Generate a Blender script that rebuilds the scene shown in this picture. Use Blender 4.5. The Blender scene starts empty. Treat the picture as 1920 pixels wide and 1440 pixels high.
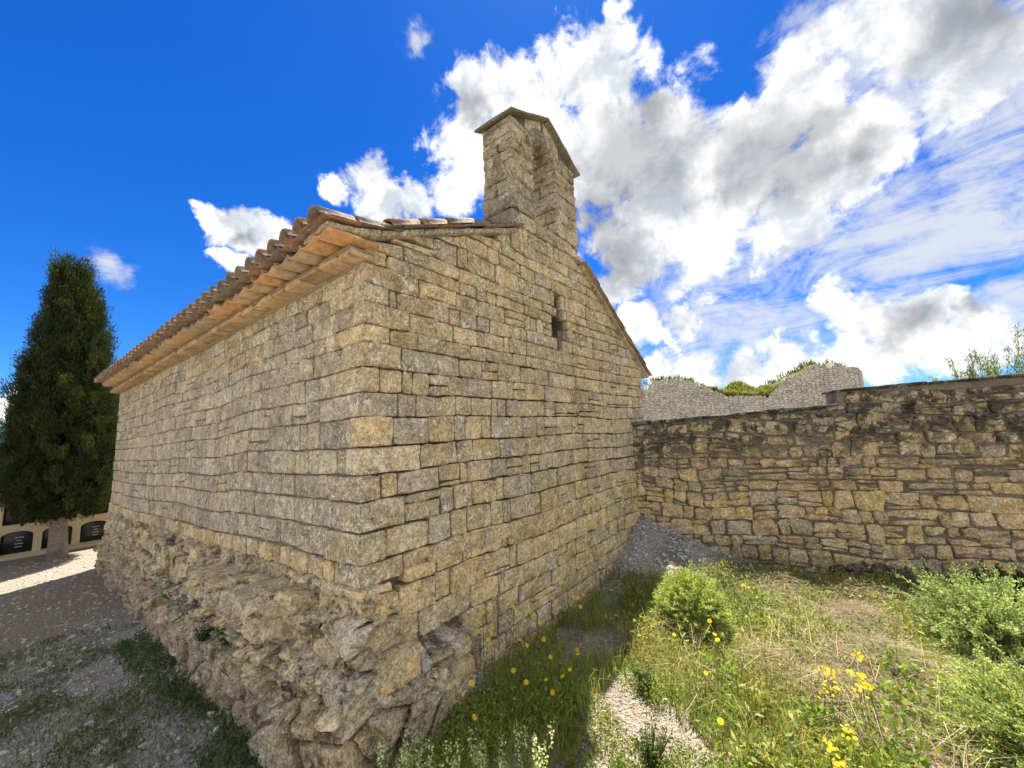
import bpy, math, random
import numpy as np
from mathutils import Vector, Matrix

random.seed(7)
RNG = np.random.default_rng(11)
S = bpy.context.scene
COL = S.collection

# ------------------------------------------------------------------ camera
EYE = 2.3
PITCH, ROLL = math.radians(7.0), math.radians(2.0)
FW = np.array([0, math.cos(PITCH), math.sin(PITCH)])
UP0 = np.array([0, -math.sin(PITCH), math.cos(PITCH)])
RT0 = np.array([1.0, 0, 0])
RT = RT0 * math.cos(ROLL) - UP0 * math.sin(ROLL)
UP = UP0 * math.cos(ROLL) + RT0 * math.sin(ROLL)
cam = bpy.data.cameras.new('camera')
cam.sensor_width = 36.0
cam.lens = 721.0 / 1920.0 * 36.0
cam.clip_start = 0.05
cam.clip_end = 3000
camo = bpy.data.objects.new('camera', cam)
COL.objects.link(camo)
camo.matrix_world = Matrix(((RT[0], UP[0], -FW[0], 0), (RT[1], UP[1], -FW[1], 0), (RT[2], UP[2], -FW[2], EYE), (0, 0, 0, 1)))
S.camera = camo

# ------------------------------------------------------------------ node helper
class T:
    def __init__(s, nt):
        s.nt = nt
    def n(s, t, ins=None, **p):
        nd = s.nt.nodes.new(t)
        for k, v in p.items():
            setattr(nd, k, v)
        for k, v in (ins or {}).items():
            sk = nd.inputs[k]
            if isinstance(v, bpy.types.NodeSocket):
                s.nt.links.new(v, sk)
            else:
                sk.default_value = v
        return nd
    def m(s, op, a, b=0.0, c=0.0, clamp=False):
        return s.n('ShaderNodeMath', {0: a, 1: b, 2: c}, operation=op, use_clamp=clamp).outputs[0]
    def vm(s, op, a, b=(0, 0, 0), out=0):
        return s.n('ShaderNodeVectorMath', {0: a, 1: b}, operation=op).outputs[out]
    def vscale(s, a, f):
        return s.n('ShaderNodeVectorMath', {0: a, 'Scale': f}, operation='SCALE').outputs[0]
    def noise(s, vec, scale, detail=4.0, rough=0.55, dist=0.0, col=False, typ='FBM'):
        nd = s.n('ShaderNodeTexNoise', {'Vector': vec, 'Scale': scale, 'Detail': detail, 'Roughness': rough, 'Distortion': dist}, noise_type=typ)
        return nd.outputs['Color' if col else 'Fac']
    def mr(s, v, a, b, c=0.0, d=1.0, smooth=True):
        return s.n('ShaderNodeMapRange', {0: v, 1: a, 2: b, 3: c, 4: d}, interpolation_type='SMOOTHSTEP' if smooth else 'LINEAR').outputs[0]
    def mix(s, f, a, b, blend='MIX'):
        nd = s.n('ShaderNodeMix', {0: f}, data_type='RGBA', blend_type=blend)
        for i, v in ((6, a), (7, b)):
            if isinstance(v, bpy.types.NodeSocket):
                s.nt.links.new(v, nd.inputs[i])
            else:
                nd.inputs[i].default_value = (*v[:3], 1)
        return nd.outputs[2]

# ------------------------------------------------------------------ sky
SUN_EL, SUN_AZ = math.radians(67), math.radians(14)
EXPO = 2.0
world = bpy.data.worlds.new('World')
S.world = world
world.use_nodes = True
world.node_tree.nodes.clear()
world.cycles.sampling_method = 'MANUAL'
world.cycles.sample_map_resolution = 512
w = T(world.node_tree)
CUM = [(0.203,0.692,0.693,0.104),(0.225,0.643,0.732,0.048),(0.212,0.621,0.754,0.024),(0.129,0.693,0.709,0.067),(0.021,0.721,0.692,0.085),(-0.051,0.719,0.693,0.06),(0.32,0.722,0.614,0.079),(-0.088,0.779,0.621,0.087),(-0.119,0.819,0.561,0.069),(0.238,0.772,0.59,0.16),(0.369,0.764,0.529,0.156),(0.065,0.777,0.626,0.14),(0.485,0.716,0.502,0.143),(0.527,0.628,0.572,0.074),(0.589,0.649,0.481,0.101),(0.643,0.617,0.454,0.063),(0.31,0.853,0.42,0.13),(0.422,0.8,0.426,0.119),(0.556,0.727,0.404,0.095),(0.256,0.905,0.339,0.063),(-0.293,0.777,0.557,0.054),(-0.273,0.806,0.525,0.062),(-0.353,0.771,0.53,0.032),(-0.212,0.826,0.523,0.052),(-0.533,0.73,0.429,0.046),(-0.566,0.695,0.443,0.025),(-0.582,0.679,0.447,0.012),(-0.504,0.753,0.423,0.042),(-0.564,0.74,0.367,0.025),(-0.477,0.763,0.437,0.018),(-0.8,0.597,0.06,0.03),(0.668,0.716,0.203,0.053),(0.636,0.733,0.242,0.037),(0.716,0.682,0.151,0.065),(0.759,0.64,0.12,0.06),(0.79,0.603,0.11,0.048),(0.733,0.657,0.177,0.039),(0.687,0.716,0.125,0.07),(0.585,0.803,0.112,0.061),(0.513,0.851,0.111,0.055),(0.427,0.896,0.12,0.066),(0.363,0.921,0.139,0.044),(0.317,0.914,0.252,0.053),(0.396,0.888,0.233,0.041)]
CUM += [(0.66, 0.50, 0.56, 0.075), (0.60, 0.52, 0.61, 0.06), (0.725, 0.49, 0.484, 0.06), (0.545, 0.55, 0.633, 0.045), (0.70, 0.545, 0.46, 0.05), (0.62, 0.60, 0.506, 0.05), (0.505, 0.585, 0.635, 0.03)]
CIR = [(-0.152,0.646,0.748,0.030),(-0.703,0.641,0.309,0.034),(0.669,0.496,0.554,0.145),(0.586,0.52,0.622,0.121),(0.734,0.5,0.46,0.098),(0.506,0.575,0.643,0.068),(0.737,0.543,0.402,0.093),(0.708,0.629,0.321,0.147),(0.768,0.562,0.308,0.12),(0.59,0.745,0.31,0.172),(0.473,0.835,0.279,0.155),(0.427,0.877,0.218,0.129),(0.553,0.804,0.218,0.115),(0.791,0.586,0.179,0.054),(0.654,0.545,0.526,0.097)]
DARK = [(0.326,0.764,0.556,0.1),(0.253,0.793,0.554,0.099),(0.224,0.839,0.495,0.082),(0.482,0.706,0.519,0.075),(0.562,0.679,0.473,0.062),(0.563,0.632,0.532,0.041),(0.515,0.676,0.527,0.063),(0.265,0.875,0.406,0.085),(-0.059,0.737,0.673,0.036),(0.313,0.714,0.626,0.039),(0.711,0.684,0.166,0.033),(0.758,0.633,0.16,0.022),(0.686,0.478,0.549,0.072),(0.622,0.634,0.459,0.041),(-0.532,0.738,0.416,0.016)]
sdir = w.vm('NORMALIZE', w.n('ShaderNodeTexCoord').outputs['Generated'])
wc = w.noise(sdir, 9.0, 4.0, 0.62, 0.0, col=True)
wdir = w.vm('ADD', sdir, w.vscale(w.vm('SUBTRACT', wc, (0.5, 0.5, 0.5)), 0.13))
def blobs(lst, vec):
    out = None
    for x, y, z, r in lst:
        d = w.vm('DISTANCE', vec, (x, y, z), out=1)
        v = w.m('MULTIPLY_ADD', d, -1.0 / (r * 1.25), 1.0)
        out = v if out is None else w.m('MAXIMUM', out, v)
    return out
b_cum = w.m('MAXIMUM', blobs(CUM, wdir), -1.0)
fb = w.noise(sdir, 13.0, 8.0, 0.62, 0.35)
fb2 = w.noise(sdir, 4.0, 3.0, 0.55, 0.2)
fb3 = w.noise(w.vm('ADD', sdir, (0.03, 0.0, 0.05)), 7.0, 5.0, 0.6, 0.3)
# unseen rest of the sky: extra, whiter cloud added to brighten the shade
ahead = w.mr(w.vm('DOT_PRODUCT', sdir, (0.0, 0.985, 0.17), out=1), 0.46, 0.62)
rest = w.m('MULTIPLY_ADD', w.mr(fb2, 0.30, 0.56), 1.5, -0.40)
b_rest = w.m('SUBTRACT', rest, w.m('MULTIPLY', ahead, 4.0))
b_all = w.m('MAXIMUM', b_cum, b_rest)
dens_raw = w.m('ADD', b_all, w.m('MULTIPLY', w.m('SUBTRACT', fb, 0.5), 1.7))
dens = w.mr(dens_raw, 0.09, 0.52)
# streaky high cloud
stretch = w.n('ShaderNodeMapping', {'Vector': sdir, 'Rotation': (0.0, -0.35, -0.25), 'Scale': (1.0, 1.0, 3.6)}).outputs[0]
ci = w.noise(stretch, 5.0, 7.0, 0.66, 0.7)
ci2 = w.noise(sdir, 22.0, 4.0, 0.65, 0.6)
b_cir = w.mr(blobs(CIR, wdir), -0.15, 0.75)
dcir = w.m('ADD', w.m('ADD', w.m('MULTIPLY', ci, 0.72), w.m('MULTIPLY', ci2, 0.28)), w.m('MULTIPLY', b_cir, 0.20))
dcir = w.m('MULTIPLY', w.mr(dcir, 0.50, 0.78), b_cir, clamp=True)
dcir = w.m('MULTIPLY', dcir, 0.9)
# shading of the cumulus: sunlit rims, grey thick bodies
b_dark = w.m('MAXIMUM', blobs(DARK, wdir), -0.8)
dk_in = w.m('ADD', b_dark, w.m('MULTIPLY', w.m('SUBTRACT', fb3, 0.5), 1.5))
grey = w.m('MULTIPLY', w.mr(dk_in, -0.35, 0.85), 0.92)
g_rest = w.m('MULTIPLY', w.mr(b_rest, 0.25, 0.9), 0.35)
grey = w.m('MAXIMUM', grey, g_rest)
fluff = w.m('ADD', w.m('MULTIPLY', fb3, 0.6), w.m('MULTIPLY', fb, 0.4))
fluff = w.mr(fluff, 0.40, 0.62)
white = w.mix(fluff, (0.70, 0.75, 0.82), (1.55, 1.54, 1.52))
ccol = w.mix(grey, white, w.mix(fluff, (0.32, 0.345, 0.385), (0.56, 0.58, 0.61)))
sky = w.n('ShaderNodeTexSky', sky_type='NISHITA', sun_disc=False, sun_elevation=SUN_EL, sun_rotation=SUN_AZ, altitude=700.0, air_density=1.0, dust_density=0.25, ozone_density=2.0)
SKY_STRENGTH = 0.05
skyc = w.n('ShaderNodeHueSaturation', {'Saturation': 1.38, 'Value': 1.0, 'Color': sky.outputs[0]}).outputs[0]
skyc = w.mix(1.0, skyc, (0.25, 0.525, 0.87), 'MULTIPLY')
CL = 1.0 / SKY_STRENGTH / 2 ** EXPO
mixed = w.mix(dcir, skyc, (0.80 * CL, 0.84 * CL, 0.90 * CL))
mixed = w.mix(dens, mixed, w.vscale(ccol, CL))
bg = w.n('ShaderNodeBackground', {'Color': mixed, 'Strength': SKY_STRENGTH})
wo = w.n('ShaderNodeOutputWorld', {'Surface': bg.outputs[0]})

# ------------------------------------------------------------------ sun, exposure
sun = bpy.data.lights.new('sun', 'SUN')
sun.energy = 3.5
sun.angle = math.radians(0.55)
sun.color = (1.0, 0.945, 0.86)
suno = bpy.data.objects.new('sun', sun)
COL.objects.link(suno)
ldir = Vector((-math.sin(SUN_AZ) * math.cos(SUN_EL), -math.cos(SUN_AZ) * math.cos(SUN_EL), -math.sin(SUN_EL)))
suno.rotation_euler = ldir.to_track_quat('-Z', 'Y').to_euler()
suno.location = (2, 10, 14)
S.view_settings.view_transform = 'Standard'
S.view_settings.look = 'None'
S.view_settings.exposure = EXPO
S.view_settings.gamma = 1.0
S.view_settings.use_curve_mapping = False
S.render.engine = 'CYCLES'
S.cycles.max_bounces = 5
S.cycles.diffuse_bounces = 3
S.cycles.use_adaptive_sampling = True
S.cycles.adaptive_threshold = 0.015
S.cycles.adaptive_min_samples = 16
S.render.filter_size = 0.9
S.cycles.transmission_bounces = 4

# ------------------------------------------------------------------ numeric noise
def _h(ix, iy, iz, seed):
    n = (ix * 374761393 + iy * 668265263 + iz * 1274126177 + seed * 974634241) & 0x7fffffff
    n = ((n ^ (n >> 13)) * 1103515245 + 12345) & 0x7fffffff
    n = ((n ^ (n >> 15)) * 1664525 + 1013904223) & 0x7fffffff
    return (n & 0xffff) / 32767.5 - 1.0
def vnoise(P, scale=1.0, seed=0):
    P = np.asarray(P, float) * scale
    i = np.floor(P).astype(np.int64); f = P - i; f = f * f * (3 - 2 * f)
    r = 0
    for dx in (0, 1):
        for dy in (0, 1):
            for dz in (0, 1):
                wgt = (f[..., 0] if dx else 1 - f[..., 0]) * (f[..., 1] if dy else 1 - f[..., 1]) * (f[..., 2] if dz else 1 - f[..., 2])
                r = r + wgt * _h(i[..., 0] + dx, i[..., 1] + dy, i[..., 2] + dz, seed)
    return r
def fbm(P, scale=1.0, octv=4, seed=0, gain=0.5):
    r = 0; a = 1.0
    for k in range(octv):
        r = r + a * vnoise(P, scale * 2 ** k, seed + 17 * k); a *= gain
    return r
def sstep(x, a, b):
    t = np.clip((x - a) / (b - a), 0, 1)
    return t * t * (3 - 2 * t)

# ------------------------------------------------------------------ mesh helpers
def mk_data(name, V, F, mat=None, tint=None, smooth=True):
    V = np.asarray(V, np.float32)
    fs = F if isinstance(F, list) else [F]
    fs = [np.asarray(f, np.int32) for f in fs if len(f)]
    loops = np.concatenate([f.ravel() for f in fs])
    sizes = np.concatenate([np.full(len(f), f.shape[1], np.int32) for f in fs])
    starts = np.concatenate([[0], np.cumsum(sizes)[:-1]]).astype(np.int32)
    me = bpy.data.meshes.new(name)
    me.vertices.add(len(V)); me.vertices.foreach_set('co', V.ravel())
    me.loops.add(len(loops)); me.loops.foreach_set('vertex_index', loops)
    me.polygons.add(len(sizes)); me.polygons.foreach_set('loop_start', starts); me.polygons.foreach_set('loop_total', sizes)
    me.polygons.foreach_set('use_smooth', np.full(len(sizes), smooth, bool))
    if tint is not None:
        t = np.asarray(tint, np.float32)
        if t.ndim == 1:
            t = np.tile(t, (len(V), 1))
        at = me.attributes.new('tint', 'FLOAT_COLOR', 'POINT')
        c = np.ones((len(V), 4), np.float32); c[:, :3] = t[:, :3]
        at.data.foreach_set('color', c.ravel())
    me.update(calc_edges=True)
    if mat:
        me.materials.append(mat)
    return me
ORG = {}
def link(o, org, parent=None):
    COL.objects.link(o)
    org = np.asarray(org, float)
    if parent is not None:
        o.parent = parent
        o.location = Vector(org - ORG[parent.name])
    else:
        o.location = Vector(org)
    ORG[o.name] = org
    return o
def mk(name, V, F, mat, parent=None, org=None, tint=None, smooth=True):
    V = np.asarray(V, float)
    if org is None:
        org = (V.min(0) + V.max(0)) / 2
    org = np.asarray(org, float)
    me = mk_data(name, V - org, F, mat, tint, smooth)
    return link(bpy.data.objects.new(name, me), org, parent)
def thing(name, label, cat, loc, group=None, parent=None):
    o = link(bpy.data.objects.new(name, None), loc, parent)
    o.empty_display_size = 0.2
    if label:
        tag(o, label, cat, group)
    return o
def tag(o, label=None, cat=None, group=None, kind=None):
    for k, v in (('label', label), ('category', cat), ('group', group), ('kind', kind)):
        if v:
            o[k] = v
    return o
class Acc:
    """collects many small pieces into one mesh"""
    def __init__(s):
        s.V = []; s.F = {}; s.C = []; s.n = 0
    def add(s, V, F, tint=(1, 1, 1)):
        V = np.asarray(V, float)
        fs = F if isinstance(F, list) else [F]
        for f in fs:
            f = np.asarray(f)
            if len(f):
                s.F.setdefault(f.shape[1], []).append(f + s.n)
        t = np.asarray(tint, float)
        s.C.append(np.tile(t, (len(V), 1)) if t.ndim == 1 else t)
        s.V.append(V); s.n += len(V)
    def build(s, name, mat, parent=None, smooth=True, org=None):
        if not s.n:
            return None
        return mk(name, np.concatenate(s.V), [np.concatenate(f) for f in s.F.values()], mat, parent, tint=np.concatenate(s.C), smooth=smooth, org=org)

# ------------------------------------------------------------------ materials
def base_mat(name, rough=0.9, spec=0.2):
    m = bpy.data.materials.new(name)
    m.use_nodes = True
    t = T(m.node_tree)
    b = m.node_tree.nodes['Principled BSDF']
    b.inputs['Roughness'].default_value = rough
    b.inputs['Specular IOR Level'].default_value = spec
    return m, t, b
def stone_mat(name, lichen=0.5, black=0.0, black_z=None, bump=1.0, speck=0.5, ochre=0.22, black_lo=0.54, lm=(0.44, 0.56)):
    m, t, b = base_mat(name, 0.93, 0.15)
    L = m.node_tree.links
    pos = t.n('ShaderNodeNewGeometry').outputs['Position']
    tint = t.n('ShaderNodeAttribute', attribute_name='tint').outputs['Color']
    n1 = t.noise(pos, 8.0, 6.0, 0.7, 0.3)
    n2 = t.noise(pos, 38.0, 3.0, 0.7)
    n3 = t.noise(pos, 1.3, 4.0, 0.6)
    n4 = t.noise(pos, 130.0, 1.0, 0.6)
    v = t.mr(n1, 0.32, 0.68, 0.60, 1.48, False)
    v = t.m('MULTIPLY', v, t.mr(n2, 0.34, 0.66, 0.60, 1.36, False))
    v = t.m('MULTIPLY', v, t.mr(n4, 0.32, 0.68, 0.75, 1.25, False))
    c = t.mix(1.0, tint, t.n('ShaderNodeCombineColor', {0: v, 1: v, 2: v}).outputs[0], 'MULTIPLY')
    # ochre iron staining
    oc = t.m('MULTIPLY', t.mr(t.noise(pos, 4.5, 5.0, 0.6), 0.52, 0.70), ochre)
    c = t.mix(oc, c, t.mix(1.0, c, (1.22, 0.98, 0.62), 'MULTIPLY'))
    # grey weathering film
    gy = t.m('MULTIPLY', t.mr(t.noise(pos, 2.4, 5.0, 0.68), 0.50, 0.67), 0.6)
    c = t.mix(gy, c, t.mix(1.0, c, (0.66, 0.67, 0.69), 'MULTIPLY'))
    # pale lichen crusts and specks
    l1 = t.mr(t.noise(pos, 20.0, 4.0, 0.62, 0.8), 0.57, 0.60)
    l1 = t.m('MULTIPLY', l1, t.mr(t.noise(pos, 2.6, 3.0, 0.6), lm[0], lm[1]))
    l2 = t.mr(t.noise(pos, 60.0, 2.0, 0.5), 0.60, 0.65)
    l2 = t.m('MULTIPLY', l2, t.mr(t.noise(pos, 1.7, 3.0, 0.6), 0.36, 0.55))
    l = t.m('MAXIMUM', t.m('MULTIPLY', l1, lichen), t.m('MULTIPLY', l2, speck), clamp=True)
    c = t.mix(l, c, (0.82, 0.79, 0.68))
    if black > 0:
        bk = t.mr(t.noise(pos, 5.0, 8.0, 0.7, 0.5), black_lo, black_lo + 0.12)
        if black_z:
            z = t.n('ShaderNodeSeparateXYZ', {0: pos}).outputs[2]
            zz = t.mr(t.m('ADD', z, t.m('MULTIPLY', t.m('SUBTRACT', n3, 0.5), 1.6)), black_z[0], black_z[1], 0.03, 1.0)
            bk = t.m('MULTIPLY', bk, zz)
        c = t.mix(t.m('MULTIPLY', bk, black), c, (0.035, 0.032, 0.030))
    L.new(c, b.inputs['Base Color'])
    rg = t.noise(pos, 15.0, 3.0, 0.62, 0.6, typ='RIDGED_MULTIFRACTAL')
    h = t.m('MULTIPLY_ADD', n1, 1.0, t.m('MULTIPLY', n2, 0.42))
    h = t.m('ADD', h, t.m('MULTIPLY', n4, 0.10))
    h = t.m('MULTIPLY_ADD', rg, 0.16, h)
    bp = t.n('ShaderNodeBump', {'Height': h, 'Strength': 1.0, 'Distance': 0.042 * bump})
    L.new(bp.outputs[0], b.inputs['Normal'])
    return m
def earth_mat(name, c1, c2, scale=20.0, bump=0.015, c3=None):
    m, t, b = base_mat(name, 0.96, 0.1)
    L = m.node_tree.links
    pos = t.n('ShaderNodeNewGeometry').outputs['Position']
    n1 = t.noise(pos, scale, 8.0, 0.7)
    n2 = t.noise(pos, scale * 0.12, 4.0, 0.6)
    c = t.mix(t.mr(n1, 0.32, 0.68), c1, c2)
    c = t.mix(t.m('MULTIPLY', t.mr(n2, 0.45, 0.7), 0.7), c, c3 or tuple(0.6 * x for x in c1))
    L.new(c, b.inputs['Base Color'])
    L.new(t.n('ShaderNodeBump', {'Height': n1, 'Strength': 0.9, 'Distance': bump}).outputs[0], b.inputs['Normal'])
    return m
def leaf_mat(name, trans=0.35, rough=0.6):
    m, t, b = base_mat(name, rough, 0.25)
    L = m.node_tree.links
    tint = t.n('ShaderNodeAttribute', attribute_name='tint').outputs['Color']
    L.new(tint, b.inputs['Base Color'])
    tr = t.n('ShaderNodeBsdfTranslucent', {'Color': t.mix(1.0, tint, (1.25, 1.2, 0.6), 'MULTIPLY')})
    ms = t.n('ShaderNodeMixShader', {0: trans, 1: b.outputs[0], 2: tr.outputs[0]})
    L.new(ms.outputs[0], m.node_tree.nodes['Material Output'].inputs['Surface'])
    return m
def clay_mat(name):
    m, t, b = base_mat(name, 0.88, 0.2)
    L = m.node_tree.links
    pos = t.n('ShaderNodeNewGeometry').outputs['Position']
    tint = t.n('ShaderNodeAttribute', attribute_name='tint').outputs['Color']
    n1 = t.noise(pos, 14.0, 7.0, 0.66)
    v = t.mr(n1, 0.3, 0.7, 0.6, 1.3, False)
    c = t.mix(1.0, tint, t.n('ShaderNodeCombineColor', {0: v, 1: v, 2: v}).outputs[0], 'MULTIPLY')
    nz = t.n('ShaderNodeSeparateXYZ', {0: t.n('ShaderNodeNewGeometry').outputs['Normal']}).outputs[2]
    mo = t.m('MULTIPLY', t.mr(t.noise(pos, 11.0, 6.0, 0.65), 0.44, 0.6), t.mr(nz, 0.1, 0.5))
    c = t.mix(t.m('MULTIPLY', mo, 0.85), c, (0.085, 0.078, 0.06))
    li = t.m('MULTIPLY', t.mr(t.noise(pos, 36.0, 3.0), 0.60, 0.66), 0.6)
    c = t.mix(li, c, (0.42, 0.38, 0.30))
    L.new(c, b.inputs['Base Color'])
    L.new(t.n('ShaderNodeBump', {'Height': t.m('ADD', n1, t.m('MULTIPLY', t.noise(pos, 70.0, 3.0), 0.4)), 'Strength': 0.8, 'Distance': 0.008}).outputs[0], b.inputs['Normal'])
    return m
M = {}
M['gable'] = stone_mat('sandstone_gable', lichen=1.0, black=0.25, speck=0.95, bump=1.0, black_lo=0.6)
M['quoin'] = stone_mat('sandstone_quoin', lichen=1.0, black=0.3, speck=1.0, bump=0.8, black_lo=0.58, lm=(0.36, 0.50))
M['side'] = stone_mat('sandstone_side', lichen=1.0, black=0.35, speck=1.0, bump=1.05, ochre=0.15, black_lo=0.58)
M['bell'] = stone_mat('sandstone_bell', lichen=0.8, black=0.5, speck=0.6, bump=1.0, black_lo=0.5)
M['bound'] = stone_mat('rubble_boundary', lichen=1.0, black=0.85, black_z=(1.15, 2.25), speck=0.6, bump=1.0, ochre=0.5, black_lo=0.43)
M['rock'] = stone_mat('bedrock', lichen=0.8, black=0.7, speck=0.7, bump=1.0, black_lo=0.52, ochre=0.3)
M['ruin'] = None
M['mortar'] = earth_mat('lime_mortar', (0.30, 0.245, 0.17), (0.40, 0.335, 0.24), 30.0, 0.012, (0.2, 0.165, 0.12))
M['mortar_side'] = earth_mat('lime_mortar_side', (0.22, 0.19, 0.155), (0.42, 0.37, 0.31), 9.0, 0.014, (0.13, 0.11, 0.09))
M['mortar_dark'] = earth_mat('old_mortar_dark', (0.12, 0.10, 0.08), (0.22, 0.185, 0.145), 30.0, 0.012, (0.07, 0.06, 0.05))
M['mortar_bound'] = earth_mat('boundary_mortar', (0.20, 0.175, 0.14), (0.32, 0.28, 0.22), 26.0, 0.014, (0.12, 0.105, 0.09))
M['clay'] = clay_mat('clay_tile')
M['leaf'] = leaf_mat('leaf', 0.38)
M['conifer'] = leaf_mat('conifer_leaf', 0.22, 0.7)
M['petal'] = leaf_mat('petal', 0.3)
M['straw'] = leaf_mat('straw', 0.2, 0.8)
M['pebble'] = stone_mat('pebble', lichen=0.2, speck=0.0, bump=0.25, ochre=0.1)
M['bark'] = earth_mat('bark', (0.20, 0.165, 0.125), (0.36, 0.31, 0.25), 26.0, 0.02, (0.12, 0.1, 0.08))
M['plaster'] = earth_mat('cream_plaster', (0.60, 0.47, 0.28), (0.68, 0.54, 0.34), 9.0, 0.003, (0.56, 0.43, 0.25))
M['moss'] = earth_mat('mossy_slab', (0.17, 0.15, 0.115), (0.32, 0.28, 0.21), 22.0, 0.016, (0.14, 0.14, 0.06))

# ------------------------------------------------------------------ frames of the place
CX, CY = -1.173, 3.0
AL, AR = math.radians(-54), math.radians(40)
dL = np.array([math.sin(AL), math.cos(AL), 0]); dR = np.array([math.sin(AR), math.cos(AR), 0])
nG = np.array([dR[1], -dR[0], 0]); nL = np.array([-dL[1], dL[0], 0])
C0 = np.array([CX, CY, 0.0]); Z = np.array([0, 0, 1.0])
W0 = np.array([2.11, 6.91, 0.0]); dW = np.array([0.938, -0.346, 0.0]); nW = np.array([dW[1], -dW[0], 0])
DROP = 0.03
def arr(*a):
    return [np.asarray(x, float)[..., None] for x in a]
def FG(a, z, o):
    a, z, o = arr(a, z, o); return C0 + a * dR + o * nG + z * Z
def FL(a, z, o):
    a, z, o = arr(a, z, o); return C0 + a * dL + o * nL + (z - DROP * a) * Z
def FQ(a, z, b):
    a, z, b = arr(a, z, b); return C0 + a * dR + b * dL + (z - DROP * b) * Z
def FB(a, z, o):
    a, z, o = arr(a, z, o); return W0 + a * dW + o * nW + z * Z
def ground(x, y):
    x = np.asarray(x, float); y = np.asarray(y, float)
    s = (x - CX) * dL[0] + (y - CY) * dL[1]
    g = -0.026 * np.clip(s, 0, 9) - 0.0 * x
    dx, dy = x - 2.13, y - 6.85
    # spoil heap banked into the corner between chapel and wall
    along = dx * dW[0] + dy * dW[1]; out = dx * nW[0] + dy * nW[1]
    d = np.sqrt((np.where(along > 0, along / 1.9, along / 1.3)) ** 2 + (out / 1.75) ** 2)
    g = g + 0.78 * np.clip(1 - d, 0, 1) ** 1.15
    P = np.stack([x, y, np.zeros_like(x)], -1)
    near = np.exp(-((x) ** 2 + (y - 4) ** 2) / 120.0)
    g = g + near * (0.035 * vnoise(P, 1.1, 3) + 0.012 * vnoise(P, 4.0, 5))
    far = np.sqrt(x * x + (y - 5) ** 2)
    g = g + sstep(far, 14, 60) * (1.2 * vnoise(P, 0.02, 9)) - sstep(far, 60, 400) * 4.0
    return g
def proj_area(P):
    """projected size of a set of points in the picture (fraction of its area)"""
    q = P - np.array([0, 0, EYE]); d = q @ FW
    if (d < 0.2).any():
        return 0.0
    x = q @ RT / d * 721 / 960; y = q @ UP / d * 721 / 960
    if x.max() < -1 or x.min() > 1 or y.max() < -0.75 or y.min() > 0.75:
        return 0.0
    return (min(x.max(), 1) - max(x.min(), -1)) * (min(y.max(), 0.75) - max(y.min(), -0.75))

# ------------------------------------------------------------------ ground sheet
def ground_axis(lo, hi, step, far):
    a = list(np.arange(lo, hi + 1e-6, step)); st = step
    up = [a[-1]]
    while up[-1] < far:
        st *= 1.22; up.append(up[-1] + st)
    st = step; dn = [a[0]]
    while dn[-1] > -far:
        st *= 1.22; dn.append(dn[-1] - st)
    return np.array(dn[:0:-1] + a + up[1:])
gx = ground_axis(-10, 8, 0.09, 900); gy = ground_axis(1.2, 10.5, 0.09, 900)
GX, GY = np.meshgrid(gx, gy, indexing='ij')
GV = np.stack([GX, GY, ground(GX, GY)], -1).reshape(-1, 3)
ni, nj = len(gx), len(gy)
ii, jj = np.meshgrid(np.arange(ni - 1), np.arange(nj - 1), indexing='ij')
q = (ii * nj + jj).ravel()
GF = np.stack([q, q + nj, q + nj + 1, q + 1], -1)
def ground_material():
    m, t, b = base_mat('gravelly_ground', 0.97, 0.08)
    L = m.node_tree.links
    pos = t.n('ShaderNodeNewGeometry').outputs['Position']
    x = t.n('ShaderNodeSeparateXYZ', {0: pos})
    n1 = t.noise(pos, 34.0, 6.0, 0.72)
    n2 = t.noise(pos, 2.2, 5.0, 0.62)
    vor = t.n('ShaderNodeTexVoronoi', {'Vector': pos, 'Scale': 42.0})
    grey = t.mix(t.mr(n1, 0.3, 0.7), (0.22, 0.205, 0.18), (0.46, 0.43, 0.385))
    pale = t.mix(t.mr(n1, 0.3, 0.7), (0.17, 0.14, 0.105), (0.34, 0.295, 0.235))
    earth = t.mix(t.mr(n1, 0.3, 0.7), (0.18, 0.14, 0.09), (0.34, 0.28, 0.19))
    # pale gravel walk: strip in front of the gable; pale sunlit lane beyond the far corner
    u = t.m('ADD', x.outputs[0], t.m('MULTIPLY', t.m('SUBTRACT', n2, 0.5), 0.55))
    strip = t.m('MULTIPLY', t.mr(u, 0.2, 0.4), t.mr(u, 1.15, 1.45, 1.0, 0.0))
    strip = t.m('MULTIPLY', strip, t.mr(x.outputs[1], 4.6, 5.2, 1.0, 0.0))
    lane = t.mr(x.outputs[0], -5.0, -6.5)
    c = t.mix(t.mr(x.outputs[0], 0.5, 1.9), grey, earth)
    hump = t.mr(x.outputs[2], 0.10, 0.3)
    c = t.mix(hump, c, t.mix(t.mr(n1, 0.3, 0.7), (0.24, 0.225, 0.20), (0.50, 0.47, 0.43)))
    c = t.mix(t.m('MAXIMUM', strip, t.m('MULTIPLY', lane, 0.85)), c, pale)
    gr = t.m('MULTIPLY', t.mr(t.noise(pos, 0.9, 5.0, 0.65), 0.50, 0.62), 0.6)
    gr = t.m('MULTIPLY', gr, t.m('SUBTRACT', 1.0, t.m('MAXIMUM', strip, lane)))
    c = t.mix(gr, c, (0.075, 0.085, 0.04))
    farg = t.mr(t.vm('LENGTH', pos, out=1), 22.0, 60.0)
    c = t.mix(farg, c, (0.16, 0.17, 0.08))
    L.new(c, b.inputs['Base Color'])
    h = t.m('MULTIPLY_ADD', vor.outputs['Distance'], -0.8, n1)
    L.new(t.n('ShaderNodeBump', {'Height': h, 'Strength': 1.0, 'Distance': 0.02}).outputs[0], b.inputs['Normal'])
    return m
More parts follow.
